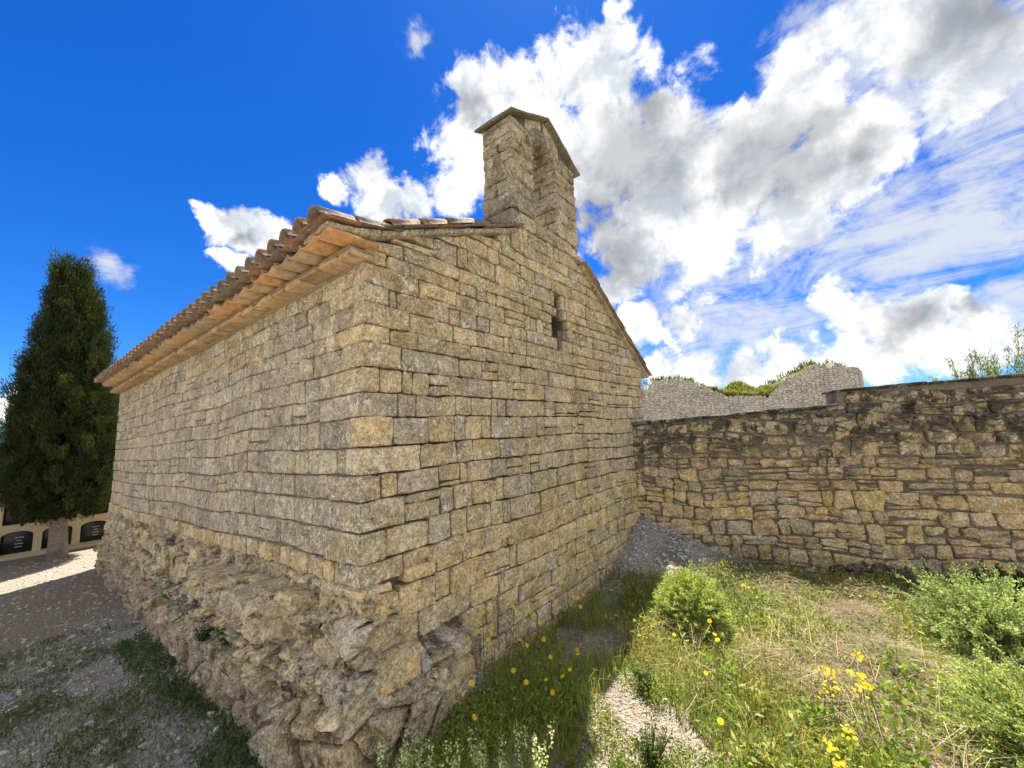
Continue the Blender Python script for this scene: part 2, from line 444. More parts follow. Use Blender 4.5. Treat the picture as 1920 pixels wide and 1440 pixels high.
tag(mk('ground', GV, GF, ground_material(), org=(0, 0, 0)), 'gravel and earth ground round the chapel', kind='structure')

# ------------------------------------------------------------------ stones
PER = [(0, j) for j in range(5)] + [(i, 4) for i in range(1, 5)] + [(4, j) for j in range(3, -1, -1)] + [(i, 0) for i in range(3, 0, -1)]
PI = np.array([i * 5 + j for i, j in PER])
SF = [[i * 5 + j, (i + 1) * 5 + j, (i + 1) * 5 + j + 1, i * 5 + j + 1] for i in range(4) for j in range(4)]
for k in range(16):
    k2 = (k + 1) % 16
    SF.append([PI[k], PI[k2], 25 + k2, 25 + k])
    SF.append([25 + k, 25 + k2, 41 + k2, 41 + k])
SF = np.array(SF); SFR = SF[:, ::-1]
UV = np.array([(i / 4, j / 4) for i in range(5) for j in range(5)])
def stone(frame, quad, prot, depth, bev, rough, flip, rng, rnd=1.0, tilt=0.0):
    """dressed or rubble stone: bilinear cell with rounded arrises and an uneven face"""
    q = np.asarray(quad, float)
    wd = max(np.linalg.norm(q[1] - q[0]), np.linalg.norm(q[2] - q[3]), 1e-3); ht = max(np.linalg.norm(q[3] - q[0]), np.linalg.norm(q[2] - q[1]), 1e-3)
    bu, bv = min(bev / wd, 0.3), min(bev / ht, 0.3)
    def bil(u, v):
        u = u[:, None]; v = v[:, None]
        return q[0] * (1 - u) * (1 - v) + q[1] * u * (1 - v) + q[2] * u * v + q[3] * (1 - u) * v
    po = UV[PI].copy()
    cn = np.isin(po[:, 0], (0, 1)) & np.isin(po[:, 1], (0, 1))
    pull = rng.uniform(0.0, 0.9, 16) * rnd * cn
    po = po + (0.5 - po) * 2 * np.stack([pull * bu, pull * bv], -1)
    jit = rng.normal(0, 1, (16, 2)) * np.array([min(rough / wd, 0.06), min(rough / ht, 0.06)])
    po = po + jit
    outl = bil(po[:, 0], po[:, 1])
    uv = np.stack([bu + UV[:, 0] * (1 - 2 * bu), bv + UV[:, 1] * (1 - 2 * bv)], -1)
    uv[PI] += jit
    fr = bil(uv[:, 0], uv[:, 1])
    o = np.full(25, prot) + rng.normal(0, rough * 0.75, 25)
    inner = np.ones(25, bool); inner[PI] = False
    o[inner] += rough * 0.5
    o += tilt * (UV[:, 1] - 0.5)
    a = np.concatenate([fr[:, 0], outl[:, 0], outl[:, 0]]); z = np.concatenate([fr[:, 1], outl[:, 1], outl[:, 1]])
    o2 = np.full(16, prot - bev * 0.9) + tilt * (UV[PI][:, 1] - 0.5)
    oo = np.concatenate([o, o2, np.full(16, prot - depth)])
    return frame(a, z, oo), (SFR if flip else SF)
# rounded box, all six sides
def _box_topology(n):
    pts = {}; F = []
    def vid(p):
        return pts.setdefault(p, len(pts))
    for ax in range(3):
        b, c = (ax + 1) % 3, (ax + 2) % 3
        for side in (0, n):
            for i in range(n):
                for j in range(n):
                    qd = []
                    for di, dj in ((0, 0), (1, 0), (1, 1), (0, 1)):
                        p = [0, 0, 0]; p[ax] = side; p[b] = i + di; p[c] = j + dj
                        qd.append(vid(tuple(p)))
                    F.append(qd if side else qd[::-1])
    return np.array(list(pts.keys())), np.array(F)
BP, BF = _box_topology(4)
def block(frame, a0, a1, z0, z1, o0, o1, bev, rough, rng, flip=False, warp=None):
    lo = np.array([a0, z0, o0]); hi = np.array([a1, z1, o1]); h = (hi - lo) / 2; c = (hi + lo) / 2
    b = min(bev, h.min() * 0.6)
    pos = np.array([-1, -0.9, 0, 0.9, 1])
    V = np.empty((len(BP), 3))
    for k in range(3):
        pk = np.array([-h[k], -(h[k] - b), 0, h[k] - b, h[k]]); V[:, k] = pk[BP[:, k]]
    inner = np.clip(V, -(h - b), h - b)
    d = V - inner; nd = np.linalg.norm(d, axis=1, keepdims=True)
    V = inner + np.where(nd > 1e-9, d / np.maximum(nd, 1e-9) * b, 0)
    V = V + rng.normal(0, rough, V.shape)
    V = V + c
    if warp:
        V = warp(V)
    # frame axes (a, z, o): flip when a x z points inward
    return frame(V[:, 0], V[:, 1], V[:, 2]), (BF[:, ::-1] if flip else BF)
def ico(sub):
    ph = (1 + 5 ** 0.5) / 2
    V = [(-1, ph, 0), (1, ph, 0), (-1, -ph, 0), (1, -ph, 0), (0, -1, ph), (0, 1, ph), (0, -1, -ph), (0, 1, -ph), (ph, 0, -1), (ph, 0, 1), (-ph, 0, -1), (-ph, 0, 1)]
    F = [(0, 11, 5), (0, 5, 1), (0, 1, 7), (0, 7, 10), (0, 10, 11), (1, 5, 9), (5, 11, 4), (11, 10, 2), (10, 7, 6), (7, 1, 8), (3, 9, 4), (3, 4, 2), (3, 2, 6), (3, 6, 8), (3, 8, 9), (4, 9, 5), (2, 4, 11), (6, 2, 10), (8, 6, 7), (9, 8, 1)]
    V = [np.array(v) / np.linalg.norm(v) for v in V]
    for _ in range(sub):
        cache = {}; nf = []
        def mid(a, b):
            k = (min(a, b), max(a, b))
            if k not in cache:
                v = V[a] + V[b]; V.append(v / np.linalg.norm(v)); cache[k] = len(V) - 1
            return cache[k]
        for a, b, c in F:
            x, y, zz = mid(a, b), mid(b, c), mid(c, a)
            nf += [(a, x, zz), (b, y, x), (c, zz, y), (x, y, zz)]
        F = nf
    return np.array(V), np.array(F)
ICO0, ICO2 = ico(0), ico(2)
def rock(center, size, rng, rot=None, cuts=15):
    V = ICO2[0].copy()
    for _ in range(cuts):
        n = rng.normal(0, 1, 3); n /= np.linalg.norm(n); d = rng.uniform(0.38, 0.72)
        k = V @ n; ex = np.maximum(k - d, 0); V = V - ex[:, None] * n * 0.94
    V = V + 0.012 * rng.normal(0, 1, V.shape)
    V = V * np.asarray(size) * 0.62 * 2 / 1.3
    if rot is None:
        rot = rng.uniform(-0.4, 0.4, 3); rot[2] = rng.uniform(0, 6.28)
    R = np.array(Matrix.Rotation(rot[2], 3, 'Z') @ Matrix.Rotation(rot[0], 3, 'X') @ Matrix.Rotation(rot[1], 3, 'Y'))
    return V @ R.T + np.asarray(center), ICO2[1]
def warp2(p, amp, fr, seed):
    p = np.asarray(p, float); P = np.stack([p[..., 0], p[..., 1], np.zeros(p.shape[:-1])], -1)
    return np.stack([p[..., 0] + amp * vnoise(P, fr, seed), p[..., 1] + amp * vnoise(P, fr, seed + 50)], -1)
PAL = {
    'gable': [(0.564, 0.435, 0.259), (0.533, 0.414, 0.248), (0.584, 0.457, 0.280), (0.512, 0.402, 0.255), (0.595, 0.446, 0.237), (0.522, 0.419, 0.280), (0.480, 0.397, 0.280)],
    'low': [(0.664, 0.490, 0.250), (0.633, 0.468, 0.242), (0.680, 0.519, 0.287), (0.602, 0.453, 0.246), (0.559, 0.444, 0.272)],
    'side': [(0.527, 0.435, 0.302), (0.506, 0.417, 0.296), (0.549, 0.445, 0.302), (0.484, 0.407, 0.302), (0.538, 0.457, 0.332)],
    'bound': [(0.700, 0.490, 0.267), (0.700, 0.515, 0.257), (0.650, 0.472, 0.277), (0.700, 0.522, 0.215), (0.569, 0.437, 0.284), (0.700, 0.522, 0.303)],
    'rock': [(0.581, 0.467, 0.290), (0.626, 0.490, 0.280), (0.525, 0.433, 0.286), (0.671, 0.517, 0.290)],
    'bell': [(0.476, 0.393, 0.269), (0.455, 0.378, 0.269), (0.517, 0.425, 0.277), (0.414, 0.358, 0.269)],
}
def tintof(k, rng, var=0.17):
    c = np.array(PAL[k][rng.integers(len(PAL[k]))]); return c * rng.uniform(1 - var, 1 + var)
QUOINS = [(3.541, 3.722, 0.52, 0.23), (3.381, 3.546, 0.21, 0.48), (3.201, 3.385, 0.41, 0.11), (3.053, 3.205, 0.22, 0.4), (2.852, 3.056, 0.33, 0.26), (2.649, 2.854, 0.13, 0.4), (2.454, 2.65, 0.3, 0.21), (2.217, 2.454, 0.25, 0.13), (2.003, 2.216, 0.53, 0.21), (1.805, 2.001, 0.15, 0.45), (1.575, 1.802, 0.37, 0.27), (1.345, 1.572, 0.19, 0.46), (1.176, 1.341, 0.35, 0.33), (1.101, 1.17, 0.24, 0.25)]
LB = 2.705          # bell arch centre along the gable
BL, BR = 1.98, 3.54
def rake_l(t): return 3.925 + 0.417 * t
def rake_r(t): return 4.72 - 0.643 * (t - 3.7)
def gable_top(t):
    if BL <= t <= BR: return 5.10
    return rake_l(t) if t < 2.7 else rake_r(t)
SLIT = [(2.81, 2.935, 3.38, 4.17), (2.68, 3.05, 3.69, 3.85)]
def slit_range(z0, z1):
    r = None
    for a0, a1, b0, b1 in SLIT:
        if min(z1, b1) - max(z0, b0) > 0.03:
            r = (a0, a1) if r is None else (min(a0, r[0]), max(a1, r[1]))
    return r
cells = []       # (wall, quad, tint, prot, rough, bev)
rg = np.random.default_rng(5)
def put(wall, a0, a1, z0, z1, tk, rng, gap, prot=(0.0, 0.02), rough=0.006, bev=0.016, wamp=0.03, clampf=None, jit=0.0035):
    qd = np.array([(a0, z0), (a1, z0), (a1, z1), (a0, z1)])
    seed = {'gable': 3, 'side': 8, 'bound': 14, 'plinth': 8}[wall]
    qd = warp2(qd, wamp, 0.9, seed); qd = warp2(qd, wamp * 0.35, 3.1, seed + 3)
    if clampf:
        for k in (2, 3):
            qd[k, 1] = min(qd[k, 1], clampf(qd[k, 0]) - 0.012)
        if min(qd[3, 1] - qd[0, 1], qd[2, 1] - qd[1, 1]) < 0.02 and max(qd[3, 1] - qd[0, 1], qd[2, 1] - qd[1, 1]) < 0.07:
            return
        for k, kb in ((2, 1), (3, 0)):
            if qd[k, 1] < qd[kb, 1] + 0.012:
                qd[k, 1] = qd[kb, 1] + 0.012
    qd = qd + rng.normal(0, jit, (4, 2))
    c = qd.mean(0)
    for k in range(4):
        d = qd[k] - c; qd[k] = c + np.sign(d) * np.maximum(np.abs(d) - gap * rng.uniform(0.5, 1.9, 2), 0.004)
    cells.append((wall, qd, tintof(tk, rng), rng.uniform(*prot), rough, bev))
def course_cells(a0, a1, wmin, wmax, rng):
    a = a0; out = []
    while a < a1 - 1e-6:
        w_ = rng.uniform(wmin, wmax) if rng.random() < 0.8 else rng.uniform(wmin * 0.5, wmin)
        if a1 - (a + w_) < wmin * 0.7: w_ = a1 - a
        out.append((a, a + w_)); a += w_
    return out
# --- gable courses: the quoin heights carry along the wall
lev = [(q0, q1, lg + 0.012) for q0, q1, lg, ls in QUOINS if q1 > 1.3]
z = 1.345
low = []
while z > 0.0:
    h = rg.uniform(0.17, 0.26); low.append((z - h, z)); z -= h
z = 3.722
upc = []
while z < 5.1:
    h = rg.uniform(0.13, 0.21)
    if z + h > 4.95: h = 5.10 - z
    upc.append((z, z + h)); z += h
GEND = 5.72
def gable_course(z0, z1, t0, kind):
    for a0, a1 in course_cells(t0, GEND, 0.15, 0.46, rg):
        if z0 > 3.6:
            lim = max(gable_top(a0), gable_top(a1)) if not (a0 < BL < a1 or a0 < BR < a1) else 9
            if z0 > lim - 0.04 and not (BL - 0.01 <= (a0 + a1) / 2 <= BR): continue
        parts = [(a0, a1)]
        sr = slit_range(z0, z1)
        if sr and a0 < sr[1] and a1 > sr[0]:
            parts = []
            if sr[0] - a0 > 0.05: parts.append((a0, sr[0]))
            if a1 - sr[1] > 0.05: parts.append((sr[1], a1))
        for b0, b1 in parts:
            low_ = z1 < 1.36
            far_ = b0 > 3.6
            tk = 'low' if (low_ or (z1 < 1.6 and rg.random() < 0.5)) else 'gable'
            prot = (0.0, 0.035) if low_ else (0.0, 0.014)
            cf = gable_top if z1 > 3.6 else None
            kw = dict(gap=0.005, prot=prot, rough=0.006 if low_ else 0.0035, bev=0.009, wamp=0.0 if b0 < 0.6 else 0.028, clampf=cf)
            r = rg.random()
            if r < 0.13 and b1 - b0 > 0.2 and z1 - z0 > 0.17:
                zm = z0 + (z1 - z0) * rg.uniform(0.3, 0.7)
                put('gable', b0, b1, z0, zm, tk, rg, **kw); put('gable', b0, b1, zm, z1, tk, rg, **kw)
            elif r < 0.22 and b1 - b0 > 0.25 and z1 - z0 > 0.17:
                zm = z0 + 0.045
                put('gable', b0, b1, z0, zm, tk, rg, **kw); put('gable', b0, b1, zm, z1, tk, rg, **kw)
            elif r < 0.30 and b1 - b0 > 0.3 and z1 - z0 > 0.17:
                am = b0 + (b1 - b0) * rg.uniform(0.4, 0.6); zm = (z0 + z1) / 2
                put('gable', b0, am, z0, z1, tk, rg, **kw); put('gable', am, b1, z0, zm, tk, rg, **kw); put('gable', am, b1, zm, z1, tk, rg, **kw)
            else:
                put('gable', b0, b1, z0, z1, tk, rg, **kw)
for z0, z1, t0 in lev: gable_course(z0, z1, t0, 0)
for z0, z1 in low: gable_course(z0, z1, 0.36 if z0 > 1.1 else (0.30 if z0 > 0.5 else 0.98), 1)
def rl_inv(z): return (z - 3.925) / 0.417
for z0, z1 in upc:
    gable_course(z0, z1, max(0.0, rl_inv(z0) + 0.02) if z0 < 4.75 else BL, 2)
# --- side wall
SEND = 9.35
slev = [(q0, q1, ls + 0.012) for q0, q1, lg, ls in QUOINS[:12]]
for z0, z1, s0 in slev:
    for a0, a1 in course_cells(s0, SEND, 0.16, 0.52, rg):
        if z1 > 3.3 and rg.random() < 0.5:
            tk = 'gable'
        else:
            tk = 'side'
        kw = dict(gap=0.0045, prot=(-0.006, 0.006), rough=0.0033, bev=0.008, wamp=0.0 if a0 < 0.5 else 0.035)
        r = rg.random()
        if r < 0.14 and z1 - z0 > 0.17:
            zm = z0 + (z1 - z0) * rg.uniform(0.35, 0.65)
            put('side', a0, a1, z0, zm, tk, rg, **kw); put('side', a0, a1, zm, z1, tk, rg, **kw)
        elif r < 0.26 and a1 - a0 > 0.28:
            am = (a0 + a1) / 2
            put('side', a0, am, z0, z1, tk, rg, **kw); put('side', am, a1, z0, z1, tk, rg, **kw)
        else:
            put('side', a0, a1, z0, z1, tk, rg, **kw)
for a0, a1 in course_cells(0.34, SEND, 0.14, 0.30, rg):
    put('plinth', a0, a1, 1.176, 1.34, 'low', rg, 0.005, (0.012, 0.035), 0.006, 0.010, 0.02)
a = 0.3
# ------------------------------------------------------------------ the chapel
chapel = thing('stone_chapel', 'small stone chapel with tiled roof and single arched bell gable', 'chapel', (CX, CY, 0))
def prism_piece(acc, frame, poly, o0, o1, flip=False):
    p = np.asarray(poly, float); n = len(p)
    V = np.concatenate([frame(p[:, 0], p[:, 1], np.full(n, o1)), frame(p[:, 0], p[:, 1], np.full(n, o0))])
    F = []
    for k in range(n):
        k2 = (k + 1) % n; F.append([k, n + k, n + k2, k2])
    F = np.array(F)
    if flip: F = F[:, ::-1]
    fr = np.arange(n)[None]; bk = (n + np.arange(n)[::-1])[None]
    if flip: fr, bk = fr[:, ::-1], bk[:, ::-1]
    acc.add(V, [F, fr, bk])
acc = Acc()
def gtop(t): return gable_top(t) - 0.03
prism_piece(acc, FG, [(0.05, -0.3), (1.975, -0.3), (1.975, gtop(1.975)), (0.05, gtop(0.05))], -0.5, -0.062)
prism_piece(acc, FG, [(1.98, -0.3), (2.68, -0.3), (2.68, 5.07), (1.98, 5.07)], -0.5, -0.062)
for x0, x1, za, zb in ((2.68, 2.81, 3.69, 3.85), (2.81, 2.935, 3.38, 4.17), (2.935, 3.05, 3.69, 3.85)):
    prism_piece(acc, FG, [(x0, -0.3), (x1, -0.3), (x1, za), (x0, za)], -0.5, -0.0621)
    prism_piece(acc, FG, [(x0, zb), (x1, zb), (x1, 5.07), (x0, 5.07)], -0.5, -0.0621)
prism_piece(acc, FG, [(3.05, -0.3), (3.535, -0.3), (3.535, 5.07), (3.05, 5.07)], -0.5, -0.062)
prism_piece(acc, FG, [(3.54, -0.3), (5.68, -0.3), (5.68, gtop(5.68)), (3.54, gtop(3.545))], -0.5, -0.062)
gable_wall = acc.build('gable_wall', M['mortar_dark'], chapel, smooth=False)
acc = Acc()
prism_piece(acc, FL, [(0.05, -0.3), (9.33, -0.3), (9.33, 3.70), (0.05, 3.70)], -0.5, -0.028, True)
side_wall = acc.build('side_wall', M['mortar_side'], chapel, smooth=False)
acc = Acc()
def FQs(a, z, o): return FQ(np.asarray(a, float), np.asarray(z, float), np.asarray(o, float))
acc2 = Acc()
for a0, a1, b0, b1, zt in ((5.22, 5.66, 0.5, 9.3, 3.55), (0.4, 5.3, 8.9, 9.32, 3.7)):
    V, F = block(FQ, a0, a1, -0.3, zt, b0, b1, 0.02, 0.002, rg)
    acc2.add(V, F, (0.35, 0.3, 0.22))
hidden_wall = acc2.build('rear_walls', M['gable'], chapel)
# rank the stones by their size in the picture
FRM = {'gable': (FG, False), 'side': (FL, True), 'plinth': (FL, True)}
rank = []
built = []
for k, (wall, qd, tn, pr, ro, bv) in enumerate(cells):
    fr, fl = FRM[wall]
    V, F = stone(fr, qd, pr, 0.10, bv, ro, fl, rg)
    built.append((wall, V, F, tn)); rank.append((proj_area(V), k))
rank.sort(reverse=True)
single = set([k for ar, k in rank if built[k][0] != 'plinth'][:300]) | set([k for ar, k in rank if built[k][0] == 'plinth'])
rest_g, rest_s = Acc(), Acc()
for k, (wall, V, F, tn) in enumerate(built):
    par = gable_wall if wall == 'gable' else side_wall
    mt = M['gable'] if wall in ('gable', 'plinth') else M['side']
    if k in single:
        mk('plinth_stone' if wall == 'plinth' else 'stone', V, F, mt, par, tint=tn, smooth=False)
    else:
        (rest_g if wall == 'gable' else rest_s).add(V, F, tn)
for ac, par, mt in ((rest_g, gable_wall, M['gable']), (rest_s, side_wall, M['side'])):
    o = ac.build('small_stones', mt, par, smooth=False)
    if o: tag(o, kind='stuff')
for z0, z1, lg, ls in QUOINS:
    e = rg.uniform(0.0, 0.02)
    V, F = block(FQ, -0.012 - e, lg, z0 + 0.006, z1 - 0.007, -0.012 - e, ls, 0.012, 0.005, rg)
    mk('quoin', V, F, M['quoin'], chapel, smooth=False, tint=tintof('low' if z1 < 1.4 else 'gable', rg))
# --- bell gable
bell = thing('bell_gable', None, None, FG(LB, 5.1, -0.25), parent=chapel)
def FBG(a, z, d):   # d: depth behind the gable face, along the roof
    a, z, d = arr(a, z, d); return C0 + a * dR + d * dL + z * Z
TH = 0.48
AW = 0.265
def bell_top(t): return 6.36 + 0.49 * (t - 1.93) if t < 2.76 else 6.36 + 0.49 * (3.59 - t)
zl = [5.10]
while zl[-1] < 6.15:
    zl.append(min(6.15, zl[-1] + rg.uniform(0.17, 0.25)))
zl[-2] = (zl[-3] + 6.15) / 2
for k in range(len(zl) - 1):
    z0, z1 = zl[k] + 0.005, zl[k + 1] - 0.006
    fl = max(0.0, (5.35 - z0)) * 0.12
    for side in (0, 1):
        a0, a1 = ((BL - fl, LB - AW) if side == 0 else (LB + AW, BR + fl))
        e = lambda: rg.uniform(-0.012, 0.016)
        r = rg.random()
        if (k + side) % 3 == 0:
            spl = [(a0, a1, 0, TH)]
        elif (k + side) % 3 == 1:
            dm = TH * rg.uniform(0.4, 0.6); spl = [(a0, a1, 0, dm - 0.006), (a0, a1, dm + 0.006, TH)]
        else:
            am = a0 + (a1 - a0) * rg.uniform(0.4, 0.65); spl = [(a0, am - 0.006, 0, TH), (am + 0.006, a1, 0, TH)]
        for b0, b1, d0, d1 in spl:
            V, F = block(FBG, b0 - (e() if b0 == a0 and side == 0 else 0), b1 + (e() if b1 == a1 and side == 1 else 0), z0, z1, d0 - e() if d0 == 0 else d0, d1, 0.024, 0.009, rg)
            mk('bell_stone', V, F, M['bell'], bell, tint=tintof('bell', rg), smooth=False)
# core of piers so that joints show mortar, sill, spandrel
acc = Acc()
for a0, a1 in ((BL + 0.03, LB - AW - 0.02), (LB + AW + 0.02, BR - 0.03)):
    V, F = block(FBG, a0, a1, 5.0, 6.2, 0.025, TH - 0.03, 0.01, 0.001, rg); acc.add(V, F)
arcp = [(LB + (AW + 0.03) * math.cos(th), 6.15 + (AW + 0.03) * math.sin(th)) for th in np.linspace(math.pi, 0, 15)]
for k in range(14):
    p0, p1 = arcp[k], arcp[k + 1]
    prism_piece(acc, lambda a, z, o: FBG(a, z, -np.asarray(o, float)), [p0, p1, (p1[0], bell_top(p1[0]) - 0.01), (p0[0], bell_top(p0[0]) - 0.01)], -(TH - 0.03), -0.025)
for x0, x1 in ((BL + 0.02, LB - AW - 0.03), (LB + AW + 0.03, BR - 0.02)):
    prism_piece(acc, lambda a, z, o: FBG(a, z, -np.asarray(o, float)), [(x0, 6.14), (x1, 6.14), (x1, bell_top(x1) - 0.01), (x0, bell_top(x0) - 0.01)], -(TH - 0.03), -0.025)
acc.build('mortar_core', M['mortar_dark'], bell, smooth=False)
V, F = block(FBG, BL - 0.02, BR + 0.02, 4.75, 5.09, 0.02, TH, 0.02, 0.003, rg)
mk('bell_base', V, F, M['bell'], bell, tint=(0.31, 0.27, 0.2))
nv = 7
for k in range(nv):
    t0 = math.pi - math.pi * k / nv - 0.012; t1 = math.pi - math.pi * (k + 1) / nv + 0.012
    def FV(u, r, d, t0=t0, t1=t1):
        u = np.asarray(u, float); r = np.asarray(r, float); th = t0 + (t1 - t0) * u
        return FBG(LB + r * np.cos(th), 6.15 + r * np.sin(th), d)
    V, F = block(lambda a, z, o: FV(a, z, o), 0, 1, AW, AW + 0.135, 0.0, TH, 0.012, 0.003, rg)
    mk('voussoir', V, F, M['bell'], bell, tint=np.array((0.36, 0.315, 0.23)) * rg.uniform(0.88, 1.12))
for side in (-1, 1):
    e0 = LB + side * (AW + 0.145); e1 = BL if side < 0 else BR
    lo, hi = min(e0, e1), max(e0, e1)
    for z0, z1 in ((6.155, 6.29), (6.30, 6.40)):
        zc = min(z1, (bell_top(lo if side < 0 else hi) - 0.015))
        if zc - z0 < 0.03: continue
        V, F = block(FBG, lo, hi, z0, zc, -0.004, TH, 0.016, 0.004, rg)
        mk('bell_stone', V, F, M['bell'], bell, tint=tintof('bell', rg))
    # spandrel stones beside the crown of the arch
    mid = LB + side * 0.27
    def wsp(V, side=side):
        V = V.copy(); tt = V[:, 0]; top = np.array([bell_top(x) - 0.012 for x in tt]); rr = np.sqrt(np.maximum((AW + 0.145) ** 2 - (tt - LB) ** 2, 0)); bot = 6.155 + rr
        u = (V[:, 1] - 6.3) / 0.2; V[:, 1] = bot + (np.maximum(top - bot, 0.015)) * u; return V
    V, F = block(FBG, min(LB + side * 0.03, LB + side * 0.40), max(LB + side * 0.03, LB + side * 0.40), 6.3, 6.5, 0.004, TH - 0.005, 0.012, 0.002, rg, warp=wsp)
    mk('bell_stone', V, F, M['bell'], bell, tint=tintof('bell', rg))
# cap slabs of the bell gable
for side in (-1, 1):
    e0, e1 = (1.90, 2.765) if side < 0 else (2.765, 3.64)
    cut = [0, 0.36, 0.68, 1.0]
    for k in range(3):
        x0 = e0 + (e1 - e0) * cut[k]; x1 = e0 + (e1 - e0) * cut[k + 1]
        def wc_(V):
            V = V.copy(); V[:, 1] += np.array([bell_top(x) for x in V[:, 0]]); return V
        V, F = block(FBG, x0 + 0.003, x1 - 0.003, 0.0, 0.036 + rg.uniform(0, 0.008), -0.075 + rg.uniform(-0.012, 0.012), TH + 0.075, 0.012, 0.004, rg, warp=wc_)
        mk('cap_slab', V, F, M['moss'], bell)
# ------------------------------------------------------------------ roof
def roof_l(s, t): return C0 + s * dL + t * dR + (3.935 + (0.417 if t > 0 else 0.17) * t - DROP * s) * Z
def roof_r(s, t): return C0 + s * dL + t * dR + (4.70 - 0.643 * (t - 3.7) - DROP * s * 0.4) * Z
acc = Acc()
for f, t0, t1 in ((roof_l, -0.24, -0.001), (roof_l, 0.0, 3.06), (roof_r, 3.06, 5.86)):
    P = [f(0.02, t0), f(9.28, t0), f(9.28, t1), f(0.02, t1)]
    V = np.array([p + 0.02 * Z for p in P] + [p - 0.03 * Z for p in P])
    acc.add(V, np.array([[0, 1, 2, 3], [7, 6, 5, 4], [0, 4, 5, 1], [1, 5, 6, 2], [2, 6, 7, 3], [3, 7, 4, 0]]))
roof = acc.build('roof', M['mortar'], chapel, smooth=False)
def tile_mesh(w0, w1, ln, sag, th, n=7):
    V = []
    for y, wd in ((0, w0), (ln, w1)):
        for inner in (0, 1):
            r = 1.0
            for k in range(n):
                a = math.pi * k / (n - 1); rr = wd / 2 - (th if inner else 0)
                V.append((-rr * math.cos(a), y, math.sin(a) * (sag - (th if inner else 0)) * (wd / w0)))
    F = []
    o = lambda e, i, k: e * 2 * n + i * n + k
    for k in range(n - 1):
        F += [[o(0, 0, k), o(0, 0, k + 1), o(1, 0, k + 1), o(1, 0, k)], [o(0, 1, k), o(1, 1, k), o(1, 1, k + 1), o(0, 1, k + 1)], [o(0, 0, k), o(0, 1, k), o(0, 1, k + 1), o(0, 0, k + 1)], [o(1, 0, k), o(1, 0, k + 1), o(1, 1, k + 1), o(1, 1, k)]]
    for e in (0, n - 1):
        F.append([o(0, 0, e), o(1, 0, e), o(1, 1, e), o(0, 1, e)])
    return np.array(V), np.array(F)
TV, TF = tile_mesh(0.205, 0.165, 0.42, 0.085, 0.016)
CLAY = [(0.27, 0.175, 0.115), (0.26, 0.19, 0.135), (0.36, 0.19, 0.11), (0.23, 0.18, 0.135), (0.21, 0.175, 0.14), (0.30, 0.205, 0.135)]
def tint_clay(rng): return np.array(CLAY[rng.integers(len(CLAY))]) * rng.uniform(0.85, 1.15)
TILE_MESH = [mk_data('roof_tile', TV, TF, M['clay'], np.array(c)) for c in CLAY]
def place_tile(f, s, t, up, flip, rng, acc, parent, name, single_):
    xa = f(s + 0.1, t) - f(s, t); ya = f(s, t + 0.1) - f(s, t)
    if up < 0: ya = -ya
    ya /= np.linalg.norm(ya); za = np.cross(xa, ya); za /= np.linalg.norm(za)
    if za[2] < 0: za = -za
    xa = np.cross(ya, za)
    j = rng.normal(0, 0.02)
    xr = xa * math.cos(j) + ya * math.sin(j); yr = ya * math.cos(j) - xa * math.sin(j)
    yr = yr + za * (0.035 if not flip else 0.03); yr /= np.linalg.norm(yr)
    zr = np.cross(xr, yr)
    o = f(s, t) + za * ((0.055 if not flip else 0.10) + rng.normal(0, 0.004)) + xa * rng.normal(0, 0.004)
    sg = -1.0 if flip else 1.0
    if single_:
        ob = bpy.data.objects.new(name, TILE_MESH[rng.integers(len(TILE_MESH))])
        link(ob, o, parent)
        mat = Matrix([[xr[i] * sg, yr[i], zr[i] * sg] for i in range(3)])
        ob.rotation_euler = mat.to_euler()
    else:
        V = TV @ np.stack([xr * sg, yr, zr * sg]) + o
        acc.add(V, TF, tint_clay(rng))
tiles_rest = Acc()
PITCHW = 0.236
ncol = 40
for c in range(ncol):
    s = -0.02 + c * PITCHW
    for r in range(11):
        t = -0.41 + r * 0.315
        if t > 2.85: continue
        if BL - 0.15 < t + 0.2 < BR + 0.1 and s < 0.75: continue
        place_tile(roof_l, s, t, 1, False, rg, tiles_rest, roof, 'roof_tile', r == 0 or c == 0)
        if c < ncol - 1:
            place_tile(roof_l, s + PITCHW / 2, t + 0.03, 1, True, rg, tiles_rest, roof, 'channel_tile', r == 0)
    for r in range(10):
        t = 5.98 - r * 0.29
        if t < 3.3 or (BL < t - 0.2 < BR + 0.1 and s < 0.75): continue
        place_tile(roof_r, s, t, -1, False, rg, tiles_rest, roof, 'roof_tile', c == 0)
        if c < ncol - 1:
            place_tile(roof_r, s + PITCHW / 2, t - 0.03, -1, True, rg, tiles_rest, roof, 'channel_tile', False)
for k in range(24):
    s = 0.75 + k * 0.36
    V = TV @ np.stack([dR * 1.15, dL, Z * 1.1]) + roof_l(s, 3.06) + np.array([0, 0, 0.12])
    tiles_rest.add(V, TF, tint_clay(rg))
tag(tiles_rest.build('roof_tiles', M['clay'], roof), kind='stuff')
